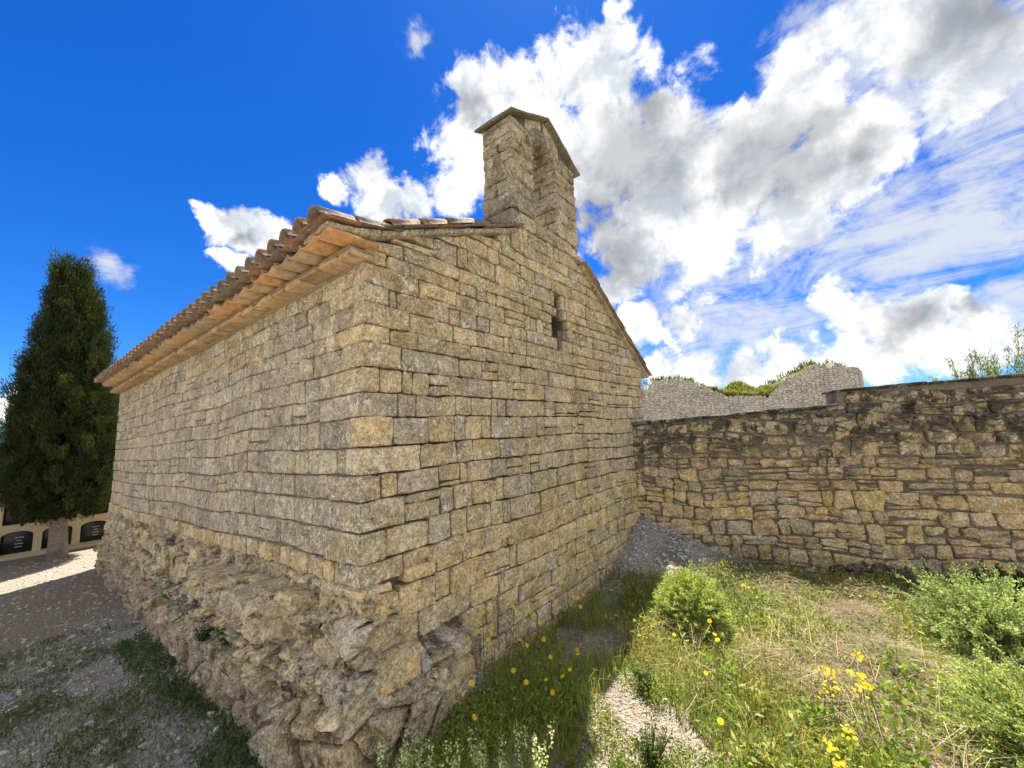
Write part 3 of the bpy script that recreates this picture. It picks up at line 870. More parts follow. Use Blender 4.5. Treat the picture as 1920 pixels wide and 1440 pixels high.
# verge: flat tile course and stone slabs along both rakes
def FR_L(a, z, o):
    a, z, o = arr(a, z, o); return C0 + a * dR + o * nG + (3.945 + np.where(a > 0, 0.417, 0.17) * a + z) * Z
def FR_R(a, z, o):
    a, z, o = arr(a, z, o); return C0 + a * dR + o * nG + (4.71 - 0.643 * (a - 3.7) + z) * Z
t = -0.34
while t < 1.95:
    ln = rg.uniform(0.3, 0.5); e = min(t + ln, 2.02)
    V, F = block(FR_L, t, e - 0.006, -0.03, 0.022, -0.35, 0.065 + rg.uniform(-0.01, 0.012), 0.012, 0.004, rg)
    mk('verge_slab', V, F, M['gable'], roof, tint=tintof('bell', rg)); t = e
t = -0.40
while t < 1.95:
    ln = rg.uniform(0.30, 0.38); e = min(t + ln, 2.05)
    V, F = block(FR_L, t, e - 0.004, 0.028 + rg.uniform(0, 0.01), 0.062, -0.25, 0.10 + rg.uniform(-0.015, 0.015), 0.010, 0.004, rg)
    mk('verge_tile', V, F, M['clay'], roof, tint=tint_clay(rg)); t = e
t = 3.56
while t < 5.85:
    ln = rg.uniform(0.28, 0.42); e = min(t + ln, 5.93)
    V, F = block(FR_R, t, e - 0.004, -0.03, 0.02, -0.35, 0.07 + rg.uniform(-0.01, 0.01), 0.010, 0.004, rg)
    mk('verge_slab', V, F, M['gable'], roof, tint=tintof('bell', rg))
    V, F = block(FR_R, t - 0.02, e + 0.03, 0.026, 0.055 + rg.uniform(0, 0.015), -0.25, 0.11 + rg.uniform(-0.015, 0.015), 0.010, 0.004, rg)
    mk('verge_tile', V, F, M['clay'], roof, tint=tint_clay(rg)); t = e
# --- eaves cornice of two oversailing courses
acc = Acc()
def cornice_strip(o0, o1, z0, z1):
    V, F = block(FL, -0.01, 9.30, z0, z1, o0, o1, 0.01, 0.0, rg, True); acc.add(V, F)
cornice_strip(-0.1, 0.02, 3.695, 3.76); cornice_strip(-0.1, 0.145, 3.76, 3.815); cornice_strip(-0.1, 0.27, 3.872, 3.905)
cornice = acc.build('eaves_cornice', M['mortar'], chapel, smooth=False)
s = -0.055
while s < 9.25:
    ln = rg.uniform(0.19, 0.33)
    V, F = block(FL, s, s + ln - 0.008, 3.722 + rg.uniform(-0.006, 0.006), 3.77 + rg.uniform(-0.004, 0.004), -0.06, 0.165 + rg.uniform(-0.014, 0.014), 0.010, 0.004, rg, True)
    mk('cornice_slab', V, F, M['clay'], cornice, tint=np.array((0.54, 0.37, 0.20)) * rg.uniform(0.8, 1.15)); s += ln
UV2, UF2 = tile_mesh(0.232, 0.20, 0.46, 0.062, 0.018)
OR = [(0.60, 0.39, 0.19), (0.54, 0.385, 0.21), (0.64, 0.35, 0.15), (0.48, 0.35, 0.20), (0.44, 0.34, 0.22)]
OM = [mk_data('cornice_tile', UV2, UF2, M['clay'], np.array(c)) for c in OR]
for c in range(39):
    s = 0.045 + c * PITCHW
    o = FL(s, 3.868, 0.325 + rg.uniform(-0.03, 0.03))
    ob = bpy.data.objects.new('cornice_tile', OM[rg.integers(5)]); link(ob, o, cornice)
    xa = -dL; ya = -nL + 0.05 * Z; ya /= np.linalg.norm(ya); za = np.cross(xa, ya)
    j = rg.normal(0, 0.07); xr = xa * math.cos(j) + za * math.sin(j); zr = np.cross(xr, ya)
    ob.rotation_euler = Matrix([[-xr[i], ya[i], -zr[i]] for i in range(3)]).to_euler()
# ------------------------------------------------------------------ foundation: rough footing on living rock
rf = np.random.default_rng(21)
NU, m_ = 560, 120
us = np.concatenate([9.3 * np.linspace(1, 0, NU, endpoint=False) ** 1.25 + 0.01, -np.linspace(0.02, 1.05, 90)])
prof = np.array([(-0.06, 1.20), (0.02, 1.17), (0.04, 1.10), (0.055, 1.01), (0.15, 0.985), (0.17, 0.96), (0.18, 0.80), (0.19, 0.72), (0.28, 0.69), (0.305, 0.66), (0.31, 0.52), (0.32, 0.44), (0.39, 0.41), (0.41, 0.37), (0.40, 0.24), (0.41, 0.12), (0.43, 0.0), (0.46, -0.3)])
pl = np.concatenate([[0], np.cumsum(np.linalg.norm(np.diff(prof, axis=0), axis=1))])
pq = np.linspace(0, pl[-1], m_); po = np.interp(pq, pl, prof[:, 0]); pz = np.interp(pq, pl, prof[:, 1])
V = np.zeros((len(us), m_, 3))
for i, u in enumerate(us):
    if u >= 0:
        wgt = sstep(u, 0.0, 0.35); base = C0 + dL * u; n = nL * wgt + (nL + nG) * 0.72 * (1 - wgt); drop = DROP * u
        sc = 0.86 - 0.34 * sstep(u, 2.6, 5.5) - 0.22 * sstep(u, 6.0, 9.0)
    else:
        wgt = sstep(-u, 0.0, 0.35); base = C0 + dR * (-u); n = nG * wgt + (nL + nG) * 0.72 * (1 - wgt); drop = 0
        sc = 0.82 - 0.28 * sstep(-u, 0.2, 0.9)
    k = np.array([[u * 0.8, 0.3, 0.0]])
    sc = sc * (1 + 0.22 * vnoise(k, 1.6, 31)[0]); dz = 0.10 * vnoise(k, 1.1, 33)[0]
    # higher tread near the corner on the side wall
    tread = (0.20 * sstep(u, 0.5, 0.9) * (1 - sstep(u, 2.6, 2.9))) * sstep(pz, 1.04, 1.0) * (1 - sstep(-pz, -0.75, -0.5)) if u > 0 else 0.0
    oo = po * sc + tread
    if u < 0:
        oo = oo - (0.20 + 0.05 * sc) * float(sstep(-u, 0.12, 0.32)) * sstep(pz, 0.50, 0.60)
    V[i] = base + n * oo[:, None]
    V[i, :, 2] = pz + dz * sstep(1.15 - pz, 0.0, 0.3) * (1 - sstep(-pz, -0.2, 0.1)) - drop
P = V.reshape(-1, 3)
def worley(P, size, seed):
    Q = P / np.asarray(size); ci_ = np.floor(Q).astype(np.int64); f1 = np.full(len(Q), 9.0); f2 = np.full(len(Q), 9.0); idv = np.zeros(len(Q))
    for dx in (-1, 0, 1):
        for dy in (-1, 0, 1):
            for dz in (-1, 0, 1):
                c_ = ci_ + np.array([dx, dy, dz])
                pt = c_ + 0.5 + 0.46 * np.stack([_h(c_[:, 0], c_[:, 1], c_[:, 2], seed + k) for k in range(3)], -1)
                d_ = np.linalg.norm(Q - pt, axis=1); hv = _h(c_[:, 0], c_[:, 1], c_[:, 2], seed + 9)
                nf = d_ < f1
                f2 = np.where(nf, f1, np.minimum(f2, d_)); idv = np.where(nf, hv, idv); f1 = np.where(nf, d_, f1)
    return f1, f2 - f1, idv
# work in wall-aligned axes so that the broken blocks lie along the wall
Q = np.stack([P @ dL, P @ dR, P[:, 2]], -1) + 0.014 * np.stack([fbm(P, 6.0, 3, 90), fbm(P, 6.0, 3, 91), fbm(P, 6.0, 3, 92)], -1)
f1, e1, id1 = worley(Q, (0.40, 0.40, 0.17), 60)
g1_, e2, id2 = worley(Q, (0.11, 0.11, 0.065), 70)
h1, e3, id3 = worley(Q, (0.75, 0.75, 0.42), 80)
lowm = sstep(-P[:, 2], -0.50, -0.36)          # living rock below, laid rubble above
disp = (1 - lowm) * (0.038 * id1 + 0.010 * id2 - 0.04 * (1 - sstep(e1, 0.0, 0.055))) + lowm * (0.05 * id3 + 0.008 * id2 - 0.08 * (1 - sstep(e3, 0.0, 0.05)) - 0.008 * (1 - sstep(e2, 0.0, 0.12)))
s1_, es, ids = worley(Q, (0.62, 0.62, 0.085), 85)
disp = disp + 0.020 * ids - 0.018 * (1 - sstep(es, 0.0, 0.05)) + 0.008 * fbm(P * np.array([1, 1, 2.6]), 7.0, 4, 41, 0.55)
fade = sstep(1.17 - P[:, 2], 0.0, 0.10)
NL_ = NU; tang = np.concatenate([np.tile(nL, (NL_, 1)), np.tile(nG, (len(us) - NL_, 1))]); tang[NL_ - 40:NL_] = (nL + nG) * 0.72; tang[NL_:NL_ + 45] = (nL + nG) * 0.72
P = P + (np.repeat(tang, m_, 0) * 0.9 + 0.25 * Z) * (disp * fade)[:, None]
n_ = len(us)
ii, jj = np.meshgrid(np.arange(n_ - 1), np.arange(m_ - 1), indexing='ij'); q = (ii * m_ + jj).ravel()
F = np.stack([q, q + m_, q + m_ + 1, q + 1], -1)
tn = np.array([0.62, 0.49, 0.31]) * (1 + 0.20 * id1 * (1 - lowm) + 0.10 * id2)[:, None] * (1 - 0.22 * lowm)[:, None]
tn = np.where((id1 > 0.35)[:, None] & (lowm < 0.5)[:, None], tn * np.array([0.82, 0.86, 0.95]), tn)
tn = tn * (1 + np.array([0.06, 0.0, -0.12]) * vnoise(P, 2.5, 45)[:, None])
foundation = mk('foundation', P, F[:, ::-1], M['rock'], chapel, tint=tn, smooth=False)
foundation['label'] = 'rough bedrock footing stepping out below the dressed walls'
def face_at(u, v):
    i = int(np.argmin(np.abs(us - u))); j = int(np.clip(v, 0, 1) * (m_ - 1)); return P[i * m_ + j]
for k in range(78):
    u = rf.uniform(0.1, 9.0) if k > 26 else rf.uniform(-1.0, 1.2)
    if k > 60: u = rf.uniform(0.1, 4.0)
    v = rf.uniform(0.06, 0.62)
    p = face_at(u, v)
    sz = rf.uniform(0.05, 0.13) * (1.25 if rf.random() < 0.25 else 1)
    V, F = rock(p, (sz * rf.uniform(1.0, 1.9), sz * rf.uniform(0.9, 1.3), sz * rf.uniform(0.45, 0.75)), rf, rot=(rf.normal(0, 0.25), rf.normal(0, 0.25), (AL if u > 0 else -AL * 0.9) + math.pi / 2 + rf.normal(0, 0.3)))
    mk('foundation_rock', V, F, M['rock'], foundation, tint=tintof('rock', rf), smooth=False)
# squared stones let into the footing below the corner
for (u0, u1, z0, z1, o) in ((-0.02, 0.30, 0.93, 1.09, 0.05), (0.02, 0.29, 0.74, 0.92, 0.10), (0.02, 0.36, 0.50, 0.72, 0.24), (0.40, 0.68, 0.44, 0.485, 0.24), (0.44, 0.72, 0.49, 0.53, 0.20), (0.50, 0.93, 0.14, 0.40, 0.24), (0.74, 0.95, 0.40, 0.52, 0.17)):
    V, F = block(FG, u0, u1, z0, z1, o - 0.25, o, 0.02, 0.008, rf)
    mk('foundation_stone', V, F, M['rock'], foundation, tint=tintof('low', rf), smooth=False)
V, F = block(FG, 0.95, 1.0, 0.0, 0.55, -0.1, 0.25, 0.015, 0.008, rf)
mk('foundation_slab', V, F, M['rock'], foundation, tint=(0.42, 0.37, 0.27))
for zb, ob, s_lo, s_hi, hh in ((0.84, 0.17, 0.35, 8.6, 0.13), (0.565, 0.29, 0.2, 7.0, 0.13), (0.31, 0.385, 0.3, 3.6, 0.11), (0.98, 0.09, 2.8, 8.8, 0.13), (0.72, 0.19, 0.3, 8.0, 0.10)):
    s = s_lo
    while s < s_hi:
        ln = rf.uniform(0.14, 0.46)
        if rf.random() < 0.66:
            o_ = ob * (0.86 - 0.34 * float(sstep(s, 2.6, 5.5)) - 0.22 * float(sstep(s, 6.0, 9.0))) + rf.uniform(-0.02, 0.06)
            h0 = zb + rf.uniform(-0.05, 0.04); h1_ = h0 + hh * rf.uniform(0.6, 1.25); tl = rf.normal(0, 0.05)
            def tilt_(V, s=s, tl=tl, r_=rf.uniform(-0.05, 0.05)):
                V = V.copy(); V[:, 1] += (V[:, 0] - s) * tl * 2; V[:, 2] += (V[:, 0] - s) * r_ * 2; return V
            V, F = block(FL, s, s + ln - 0.015, h0, h1_, o_ - 0.3, o_, 0.014, 0.010, rf, True, warp=tilt_)
            mk('foundation_stone', V, F, M['rock'], foundation, tint=tintof('rock', rf), smooth=False)
        s += ln
s = 0.5
while s < 2.7:
    ln = rf.uniform(0.2, 0.45)
    V, F = block(FL, s, s + ln - 0.02, 0.985 + rf.uniform(-0.02, 0.02), 1.06 + rf.uniform(-0.015, 0.02), -0.05, 0.22 + rf.uniform(-0.05, 0.04), 0.02, 0.009, rf, True)
    mk('foundation_slab', V, F, M['rock'], foundation, tint=tintof('rock', rf)); s += ln

# ------------------------------------------------------------------ boundary wall
rw = np.random.default_rng(33)
WEND = 7.4
STEP = 3.03
def wtop(t): return 2.33 + 0.057 * t if t < STEP else 2.72 + 0.035 * (t - STEP)
bwall = thing('boundary_wall', 'mortared rubble boundary wall with stepped top beside the chapel gable', 'wall', W0)
acc = Acc()
prism_piece(acc, FB, [(0.02, -0.4), (STEP, -0.4), (STEP, wtop(STEP - 0.01)), (0.02, wtop(0))], -0.45, -0.026)
prism_piece(acc, FB, [(STEP + 0.002, -0.4), (WEND, -0.4), (WEND, wtop(WEND)), (STEP + 0.002, wtop(STEP + 0.01))], -0.45, -0.026)
core = acc.build('mortar_core', M['mortar_bound'], bwall, smooth=False)
cells = []
z = -0.1
ztop = 2.95
while z < ztop:
    h = rw.uniform(0.13, 0.26)
    a = 0.02
    a = -rw.uniform(0.0, 0.2)
    while a < WEND:
        wd = rw.uniform(0.12, 0.38)
        if rw.random() < 0.08: wd = rw.uniform(0.4, 0.6)
        z0, z1 = z, z + h
        if z0 < wtop(np.clip(a + wd / 2, 0.0, WEND)) - 0.06:
            r = rw.random()
            kw = dict(gap=0.008, prot=(0.0, 0.03), rough=0.008, bev=0.013, wamp=0.06, clampf=lambda t: wtop(t), jit=0.013)
            tk = 'bound'
            A0 = max(a, 0.0)
            if a + wd - A0 < 0.06: a += wd; continue
            if A0 < STEP < a + wd: pass
            if r < 0.50:
                put('bound', A0, a + wd, z0, z1, tk, rw, **kw)
            elif r < 0.82:
                zm = z0 + h * rw.uniform(0.3, 0.7)
                put('bound', A0, a + wd, z0, zm, tk, rw, **kw)
                if rw.random() < 0.5 and wd > 0.28:
                    am = A0 + (a + wd - A0) * rw.uniform(0.35, 0.65)
                    put('bound', A0, am, zm, z1, tk, rw, **kw); put('bound', am, a + wd, zm, z1, tk, rw, **kw)
                else:
                    put('bound', A0, a + wd, zm, z1, tk, rw, **kw)
            elif r < 0.94:
                zm = z0 + rw.uniform(0.04, 0.065)
                put('bound', A0, a + wd, z0, zm, tk, rw, **kw); put('bound', A0, a + wd, zm, z1, tk, rw, **kw)
            else:
                z_ = z0
                for q_ in range(3):
                    put('bound', A0, a + wd, z_, z_ + h / 3, tk, rw, **kw); z_ += h / 3
        a += wd
    z += h
blt = []
for wall, qd, tn, pr, ro, bv in cells:
    V, F = stone(FB, qd, pr, 0.07, bv, ro, False, rw, rnd=1.6)
    zc = V[:, 2].mean()
    k = float(np.clip((zc - 0.9) / 1.2, 0, 1))
    tn = np.array(tn) * (1 - k) + (np.array(tn) * 0.55 + np.array((0.30, 0.28, 0.235)) * 0.38) * k
    blt.append((proj_area(V), V, F, tn))
blt.sort(key=lambda b: -b[0])
rest = Acc()
for k, (ar, V, F, tn) in enumerate(blt):
    if k < 300 and ar > 0: mk('stone', V, F, M['bound'], core, tint=tn, smooth=False)
    else: rest.add(V, F, tn)
o = rest.build('small_stones', M['bound'], core, smooth=False)
if o: tag(o, kind='stuff')
for t0, t1 in ((0.0, STEP - 0.01), (STEP - 0.03, WEND)):
    t = t0
    while t < t1 - 0.05:
        ln = min(rw.uniform(0.28, 0.62), t1 - t)
        sl = 0.057 if t0 == 0 else 0.035
        base = wtop(t + 0.005) if t0 == 0 else wtop(max(t, STEP + 0.001))
        def FC(a, z, o, t=t, base=base, sl=sl):
            return FB(a, np.asarray(z, float) + base + sl * (np.asarray(a, float) - t), o)
        V, F = block(FC, t, t + ln - 0.006, 0.0, 0.045 + rw.uniform(-0.008, 0.012), -0.48, 0.035 + rw.uniform(-0.015, 0.02), 0.012, 0.005, rw)
        mk('coping_slab', V, F, M['bound'], bwall, tint=np.array((0.15, 0.145, 0.13)) * rw.uniform(0.8, 1.2)); t += ln

# ------------------------------------------------------------------ castle ruin behind the wall
def ruin_mat():
    m, t, b = base_mat('ruin_masonry', 0.95, 0.1)
    L = m.node_tree.links
    uv = t.n('ShaderNodeAttribute', attribute_name='tint').outputs['Vector']
    pos = t.n('ShaderNodeNewGeometry').outputs['Position']
    uvw = t.vm('ADD', uv, t.vscale(t.vm('SUBTRACT', t.noise(pos, 1.2, 3.0, 0.6, col=True), (0.5, 0.5, 0.5)), 0.30))
    sc = t.vm('MULTIPLY', uvw, (3.1, 7.2, 1.0))
    vo = t.n('ShaderNodeTexVoronoi', {'Vector': sc, 'Scale': 1.0, 'Randomness': 0.8}, voronoi_dimensions='2D')
    ve = t.n('ShaderNodeTexVoronoi', {'Vector': sc, 'Scale': 1.0, 'Randomness': 0.8}, voronoi_dimensions='2D', feature='DISTANCE_TO_EDGE')
    edge = t.mr(ve.outputs['Distance'], -0.04, 0.12)
    rnd = t.n('ShaderNodeSeparateColor', {0: vo.outputs['Color']}).outputs[0]
    stc = t.mix(rnd, (0.46, 0.43, 0.365), (0.70, 0.655, 0.56))
    stc = t.mix(edge, (0.16, 0.15, 0.13), stc)
    n = t.noise(pos, 1.1, 6.0, 0.65)
    c = t.mix(t.m('MULTIPLY', t.mr(n, 0.4, 0.65), 0.55), stc, (0.66, 0.62, 0.54))
    c = t.mix(t.m('MULTIPLY', t.mr(t.noise(pos, 4.0, 4.0), 0.5, 0.7), 0.5), c, (0.16, 0.155, 0.14))
    nz = t.n('ShaderNodeSeparateXYZ', {0: t.n('ShaderNodeNewGeometry').outputs['Normal']}).outputs[2]
    c = t.mix(t.mr(nz, 0.35, 0.6), c, (0.13, 0.13, 0.05))
    L.new(c, b.inputs['Base Color'])
    L.new(t.n('ShaderNodeBump', {'Height': edge, 'Strength': 0.8, 'Distance': 0.08}).outputs[0], b.inputs['Normal'])
    return m
M['ruin'] = ruin_mat()
top_pts = np.array([(5.5, 1.5), (7.0, 1.9), (8.09, 2.16), (9.04, 2.70), (10.2, 2.80), (11.05, 2.73), (12.37, 2.44), (12.99, 1.95), (13.6, 1.82), (14.8, 1.72), (15.96, 1.72), (16.6, 2.2), (17.44, 2.84), (18.3, 3.12), (19.17, 3.29), (20.4, 3.32), (21.51, 3.21), (22.03, 2.85)])
rr = np.random.default_rng(3)
xs = np.linspace(5.5, 22.03, 200)
tops = np.interp(xs, top_pts[:, 0], top_pts[:, 1]) + 0.08 * np.round(2.2 * vnoise(np.stack([xs, xs * 0, xs * 0], -1), 1.7, 4)) + 0.06 * np.round(1.5 * vnoise(np.stack([xs, xs * 0, xs * 0], -1), 4.5, 6)) + 0.03 * rr.normal(0, 1, len(xs))
def ruin_y(x): return 24.0 + 0.0 * x
scl = 1.0
V = []; UVs = []; F = []
K = 16
for i, x in enumerate(xs):
    sc_ = 1.0 + 0.06 * math.sin((x - 5.5) / 16.5 * math.pi * 2.0) * (1 if x < 13.8 else -0.8)     # bays curve towards and away
    for j in range(K):
        v = j / (K - 1); zz = -3.0 + (tops[i] + 3.0) * v
        V.append((x * sc_, 24 * sc_, zz * (sc_ if zz > 0 else 1) + EYE)); UVs.append((x * 1.05, zz, 0))
    th = 1.5
    V.append((x * sc_ + 0.1, 24 * sc_ + th * 0.5, tops[i] * sc_ + 0.12 + EYE)); UVs.append((x, tops[i] + 0.5, 0))
    V.append((x * sc_ + 0.2, 24 * sc_ + th, tops[i] * sc_ - 0.05 + EYE)); UVs.append((x, tops[i] + 1, 0))
    V.append((x * sc_ + 0.2, 24 * sc_ + th, -3.0 + EYE)); UVs.append((x, 0, 0))
KK = K + 3
for i in range(len(xs) - 1):
    for j in range(KK - 1):
        a_ = i * KK + j; F.append([a_, a_ + KK, a_ + KK + 1, a_ + 1])
V = np.array(V)
e0 = list(range(0, KK)); e1 = [(len(xs) - 1) * KK + k for k in range(KK)][::-1]
ruin = thing('castle_ruin', 'ruined grey castle wall with broken grassy crest beyond the boundary wall', 'ruin', (14, 24, 0))
mk('wall', V, [np.array(F), np.array([e0[::-1], e1[::-1]])], M['ruin'], ruin, tint=np.array(UVs), smooth=False)
# ------------------------------------------------------------------ leaf, blade and pebble generators
def unit(v): return v / np.maximum(np.linalg.norm(v, axis=-1, keepdims=True), 1e-9)
def leaves(P, D, ln, wd, tint, rng, fold=0.25):
    n = len(P); D = unit(D); side = unit(np.cross(D, unit(rng.normal(0, 1, (n, 3)))))
    up = np.cross(side, D); ln = np.broadcast_to(ln, n)[:, None]; wd = np.broadcast_to(wd, n)[:, None]
    m = P + D * ln * 0.5 + up * wd * fold
    V = np.stack([P, m - side * wd / 2, P + D * ln, m + side * wd / 2], 1).reshape(-1, 3)
    F = np.arange(4 * n).reshape(-1, 4)
    return V, F, np.repeat(np.broadcast_to(tint, (n, 3)), 4, 0)
def blades(P, ht, lean, wd, tint, rng):
    n = len(P); az = rng.uniform(0, 6.283, n)
    d = np.stack([np.cos(az), np.sin(az), np.zeros(n)], -1); sd = np.stack([-np.sin(az), np.cos(az), np.zeros(n)], -1)
    tw = rng.uniform(0, 6.283, n); sd = np.stack([np.cos(tw), np.sin(tw), np.zeros(n)], -1)
    ht = np.broadcast_to(ht, n)[:, None]; lean = np.broadcast_to(lean, n)[:, None]; wd = np.broadcast_to(wd, n)[:, None]
    mid = P + Z * ht * 0.55 + d * lean * ht * 0.28
    tip = P + Z * ht * (1 - 0.35 * np.minimum(lean, 1.6)) + d * lean * ht * 0.95
    V = np.stack([P - sd * wd / 2, P + sd * wd / 2, mid - sd * wd * 0.38, mid + sd * wd * 0.38, tip], 1).reshape(-1, 3)
    b = np.arange(n)[:, None] * 5
    F = np.concatenate([b + [0, 1, 3], b + [0, 3, 2], b + [2, 3, 4]])
    return V, F, np.repeat(np.broadcast_to(tint, (n, 3)), 5, 0)
def sticks(A, B, r, tint):
    n = len(A); d = unit(B - A); s1 = unit(np.cross(d, np.where(np.abs(d[:, 2:3]) > 0.9, np.array([1., 0, 0]), Z))); s2 = np.cross(d, s1)
    r = np.broadcast_to(r, n)[:, None]
    ring = []
    for k in range(3):
        a = 2.094 * k; ring.append(A + (s1 * math.cos(a) + s2 * math.sin(a)) * r)
    for k in range(3):
        a = 2.094 * k; ring.append(B + (s1 * math.cos(a) + s2 * math.sin(a)) * r * 0.6)
    V = np.stack(ring, 1).reshape(-1, 3); b = np.arange(n)[:, None] * 6
    F = np.concatenate([b + [0, 1, 4, 3], b + [1, 2, 5, 4], b + [2, 0, 3, 5]])
    return V, F, np.repeat(np.broadcast_to(tint, (n, 3)), 6, 0)
def pebbles(P, size, tint, rng, flat=0.6):
    n = len(P); V0, F0 = ICO0
    sc = np.stack([size * rng.uniform(0.7, 1.3, n), size * rng.uniform(0.6, 1.1, n), size * rng.uniform(0.4, 0.9, n) * flat * 1.4], -1)
    V = V0[None] * sc[:, None] * (1 + 0.16 * rng.normal(0, 1, (n, 12, 1)))
    a = rng.uniform(0, 6.283, n); b = rng.normal(0, 0.35, n)
    c, s = np.cos(a)[:, None], np.sin(a)[:, None]; cb, sb = np.cos(b)[:, None], np.sin(b)[:, None]
    x, y, zz = V[..., 0], V[..., 1], V[..., 2]
    y, zz = y * cb - zz * sb, y * sb + zz * cb
    V = np.stack([x * c - y * s, x * s + y * c, zz], -1) + P[:, None]
    F = (F0[None] + (np.arange(n) * 12)[:, None, None]).reshape(-1, 3)
    return V.reshape(-1, 3), F, np.repeat(np.broadcast_to(tint, (n, 3)), 12, 0)
def vary(c, n, rng, v=0.2, hue=0.08):
    c = np.asarray(c, float); k = rng.uniform(1 - v, 1 + v, (n, 1)); return np.clip(c * k * (1 + rng.normal(0, hue, (n, 3))), 0.002, 1)
def ongr(x, y): return np.stack([x, y, ground(x, y)], -1)
def sdist(x, y):   # outside distance from the two walls of the chapel
    a = (x - CX) * nL[0] + (y - CY) * nL[1]; b = (x - CX) * nG[0] + (y - CY) * nG[1]; return a, b
# ruin crest grass
rv = np.random.default_rng(77)
k = rv.integers(0, len(xs), 900)
keep = np.interp(xs[k], [5, 8.5, 9, 12.4, 13, 16, 17, 18, 21, 22], [.1, .5, 1, 1, 1, 1, .6, 1, .9, .1]) > rv.random(900)
k = k[keep]
B = np.array([V_ for V_ in V[k * KK + K]]) + rv.normal(0, 0.12, (len(k), 3)) * np.array([1, 1, 0.2])
acc = Acc()
acc.add(*blades(B, rv.uniform(0.12, 0.45, len(k)), rv.uniform(0.1, 0.9, len(k)), 0.07, vary((0.16, 0.17, 0.05), len(k), rv), rv))
# grass slumped into the gap of the crest
n = 2600
xx = rv.uniform(12.6, 16.6, n); hh = rv.uniform(0, 1, n)
sc_ = np.array([1.0 + 0.06 * math.sin((x - 5.5) / 16.5 * math.pi * 2.0) * (1 if x < 13.8 else -0.8) for x in xx])
yy = 24 * sc_ + rv.uniform(-0.05, 1.6, n)
zz = (np.interp(xx, top_pts[:, 0], top_pts[:, 1]) + 0.9 * np.exp(-((xx - 15.0) / 1.0) ** 2) * np.clip((yy - 24 * sc_) / 1.5, 0, 1)) * sc_ + EYE
acc.add(*blades(np.stack([xx * sc_, yy, zz - 0.05], -1), rv.uniform(0.2, 0.45, n), rv.uniform(0.3, 1.2, n), 0.09, vary((0.20, 0.21, 0.055), n, rv), rv))
cg = acc.build('crest_grass', M['leaf'], ruin); tag(cg, kind='stuff')
# ------------------------------------------------------------------ cemetery niches
N0 = np.array([-11.91, 9.22, -0.20])
def FN(a, z, o):
    a, z, o = arr(a, z, o); return N0 + a * dR + o * nG + z * Z
niche = thing('burial_niche_block', 'cream rendered wall of burial niches with dark plaques behind the conifer', 'niches', N0)
acc = Acc()
acc2 = Acc()
NX0, NX1 = -3.2, 4.2
prism_piece(acc, FN, [(NX0, -0.3), (NX1, -0.3), (NX1, 2.35), (NX0, 2.35)], -0.8, -0.16)
PW = 0.62
bays = np.arange(NX0, NX1, PW)
rows = ((0.06, 0.56), (0.74, 1.24), (1.42, 1.92))
for x in bays:
    V, F = block(FN, x - 0.07, x + 0.07, -0.3, 2.3, -0.17, 0.0, 0.008, 0.0, rv); acc.add(V, F)
for z0, z1 in ((-0.3, 0.05), (0.58, 0.72), (1.26, 1.40), (1.94, 2.3)):
    V, F = block(FN, NX0, NX1, z0, z1, -0.17, -0.004, 0.008, 0.0, rv); acc.add(V, F)
for x in bays:
    xm, hw = x + PW / 2, PW / 2 - 0.07
    for z0, z1 in rows:      # arched spandrels
        th = np.linspace(0, math.pi, 9); pts = [(xm - hw * math.cos(a_), z1 - 0.10 + 0.10 * math.sin(a_)) for a_ in th]
        for p0, p1 in zip(pts[:-1], pts[1:]):
            prism_piece(acc, FN, [p0, p1, (p1[0], z1 + 0.03), (p0[0], z1 + 0.03)], -0.165, -0.006)
acc.build('niche_wall', M['plaster'], niche, smooth=False)
V, F = block(FN, NX0 - 0.1, NX1 + 0.1, 2.31, 2.42, -0.9, 0.1, 0.02, 0.0, rv)
mk('niche_cornice', V, F, M['plaster'], niche)
mp, tp, bp_ = base_mat('black_granite', 0.25, 0.5); bp_.inputs['Base Color'].default_value = (0.012, 0.012, 0.016, 1)
mt_, tt_, bt_ = base_mat('plaque_lettering', 0.6, 0.3); bt_.inputs['Base Color'].default_value = (0.5, 0.49, 0.45, 1)
mw_, tw_, bw_ = base_mat('pale_marble', 0.4, 0.4); bw_.inputs['Base Color'].default_value = (0.5, 0.49, 0.46, 1)
for i, x in enumerate(bays):
    xm, hw = x + PW / 2, PW / 2 - 0.068
    for j, (z0, z1) in enumerate(rows):
        V, F = block(FN, xm - hw, xm + hw, z0 - 0.02, z1, -0.158, -0.12, 0.004, 0.0, rv)
        pq_ = mk('plaque', V, F, mw_ if (i * 3 + j) % 5 == 4 else mp, niche)
        a2 = Acc()
        for l_ in range(4):
            ww = hw * rv.uniform(0.25, 0.6); zc = z1 - 0.17 - l_ * 0.07
            V, F = block(FN, xm + 0.03 - ww / 2, xm + 0.03 + ww / 2, zc, zc + 0.018, -0.121, -0.117, 0.001, 0.0, rv); a2.add(V, F)
        if (i * 3 + j) % 5 != 4: a2.build('lettering', mt_, pq_)
V, F = block(FN, NX0, NX1, -0.3, 0.03, 0.002, 0.16, 0.02, 0.002, rv)
mk('niche_kerb', V, F, M['plaster'], niche)
# ------------------------------------------------------------------ conifer
tb = np.array([-10.60, 9.22, 0.0]); tb[2] = float(ground(tb[0], tb[1]))
tree = thing('cypress_tree', 'tall dark green cypress tree standing beyond the far end of the chapel', 'tree', tb)
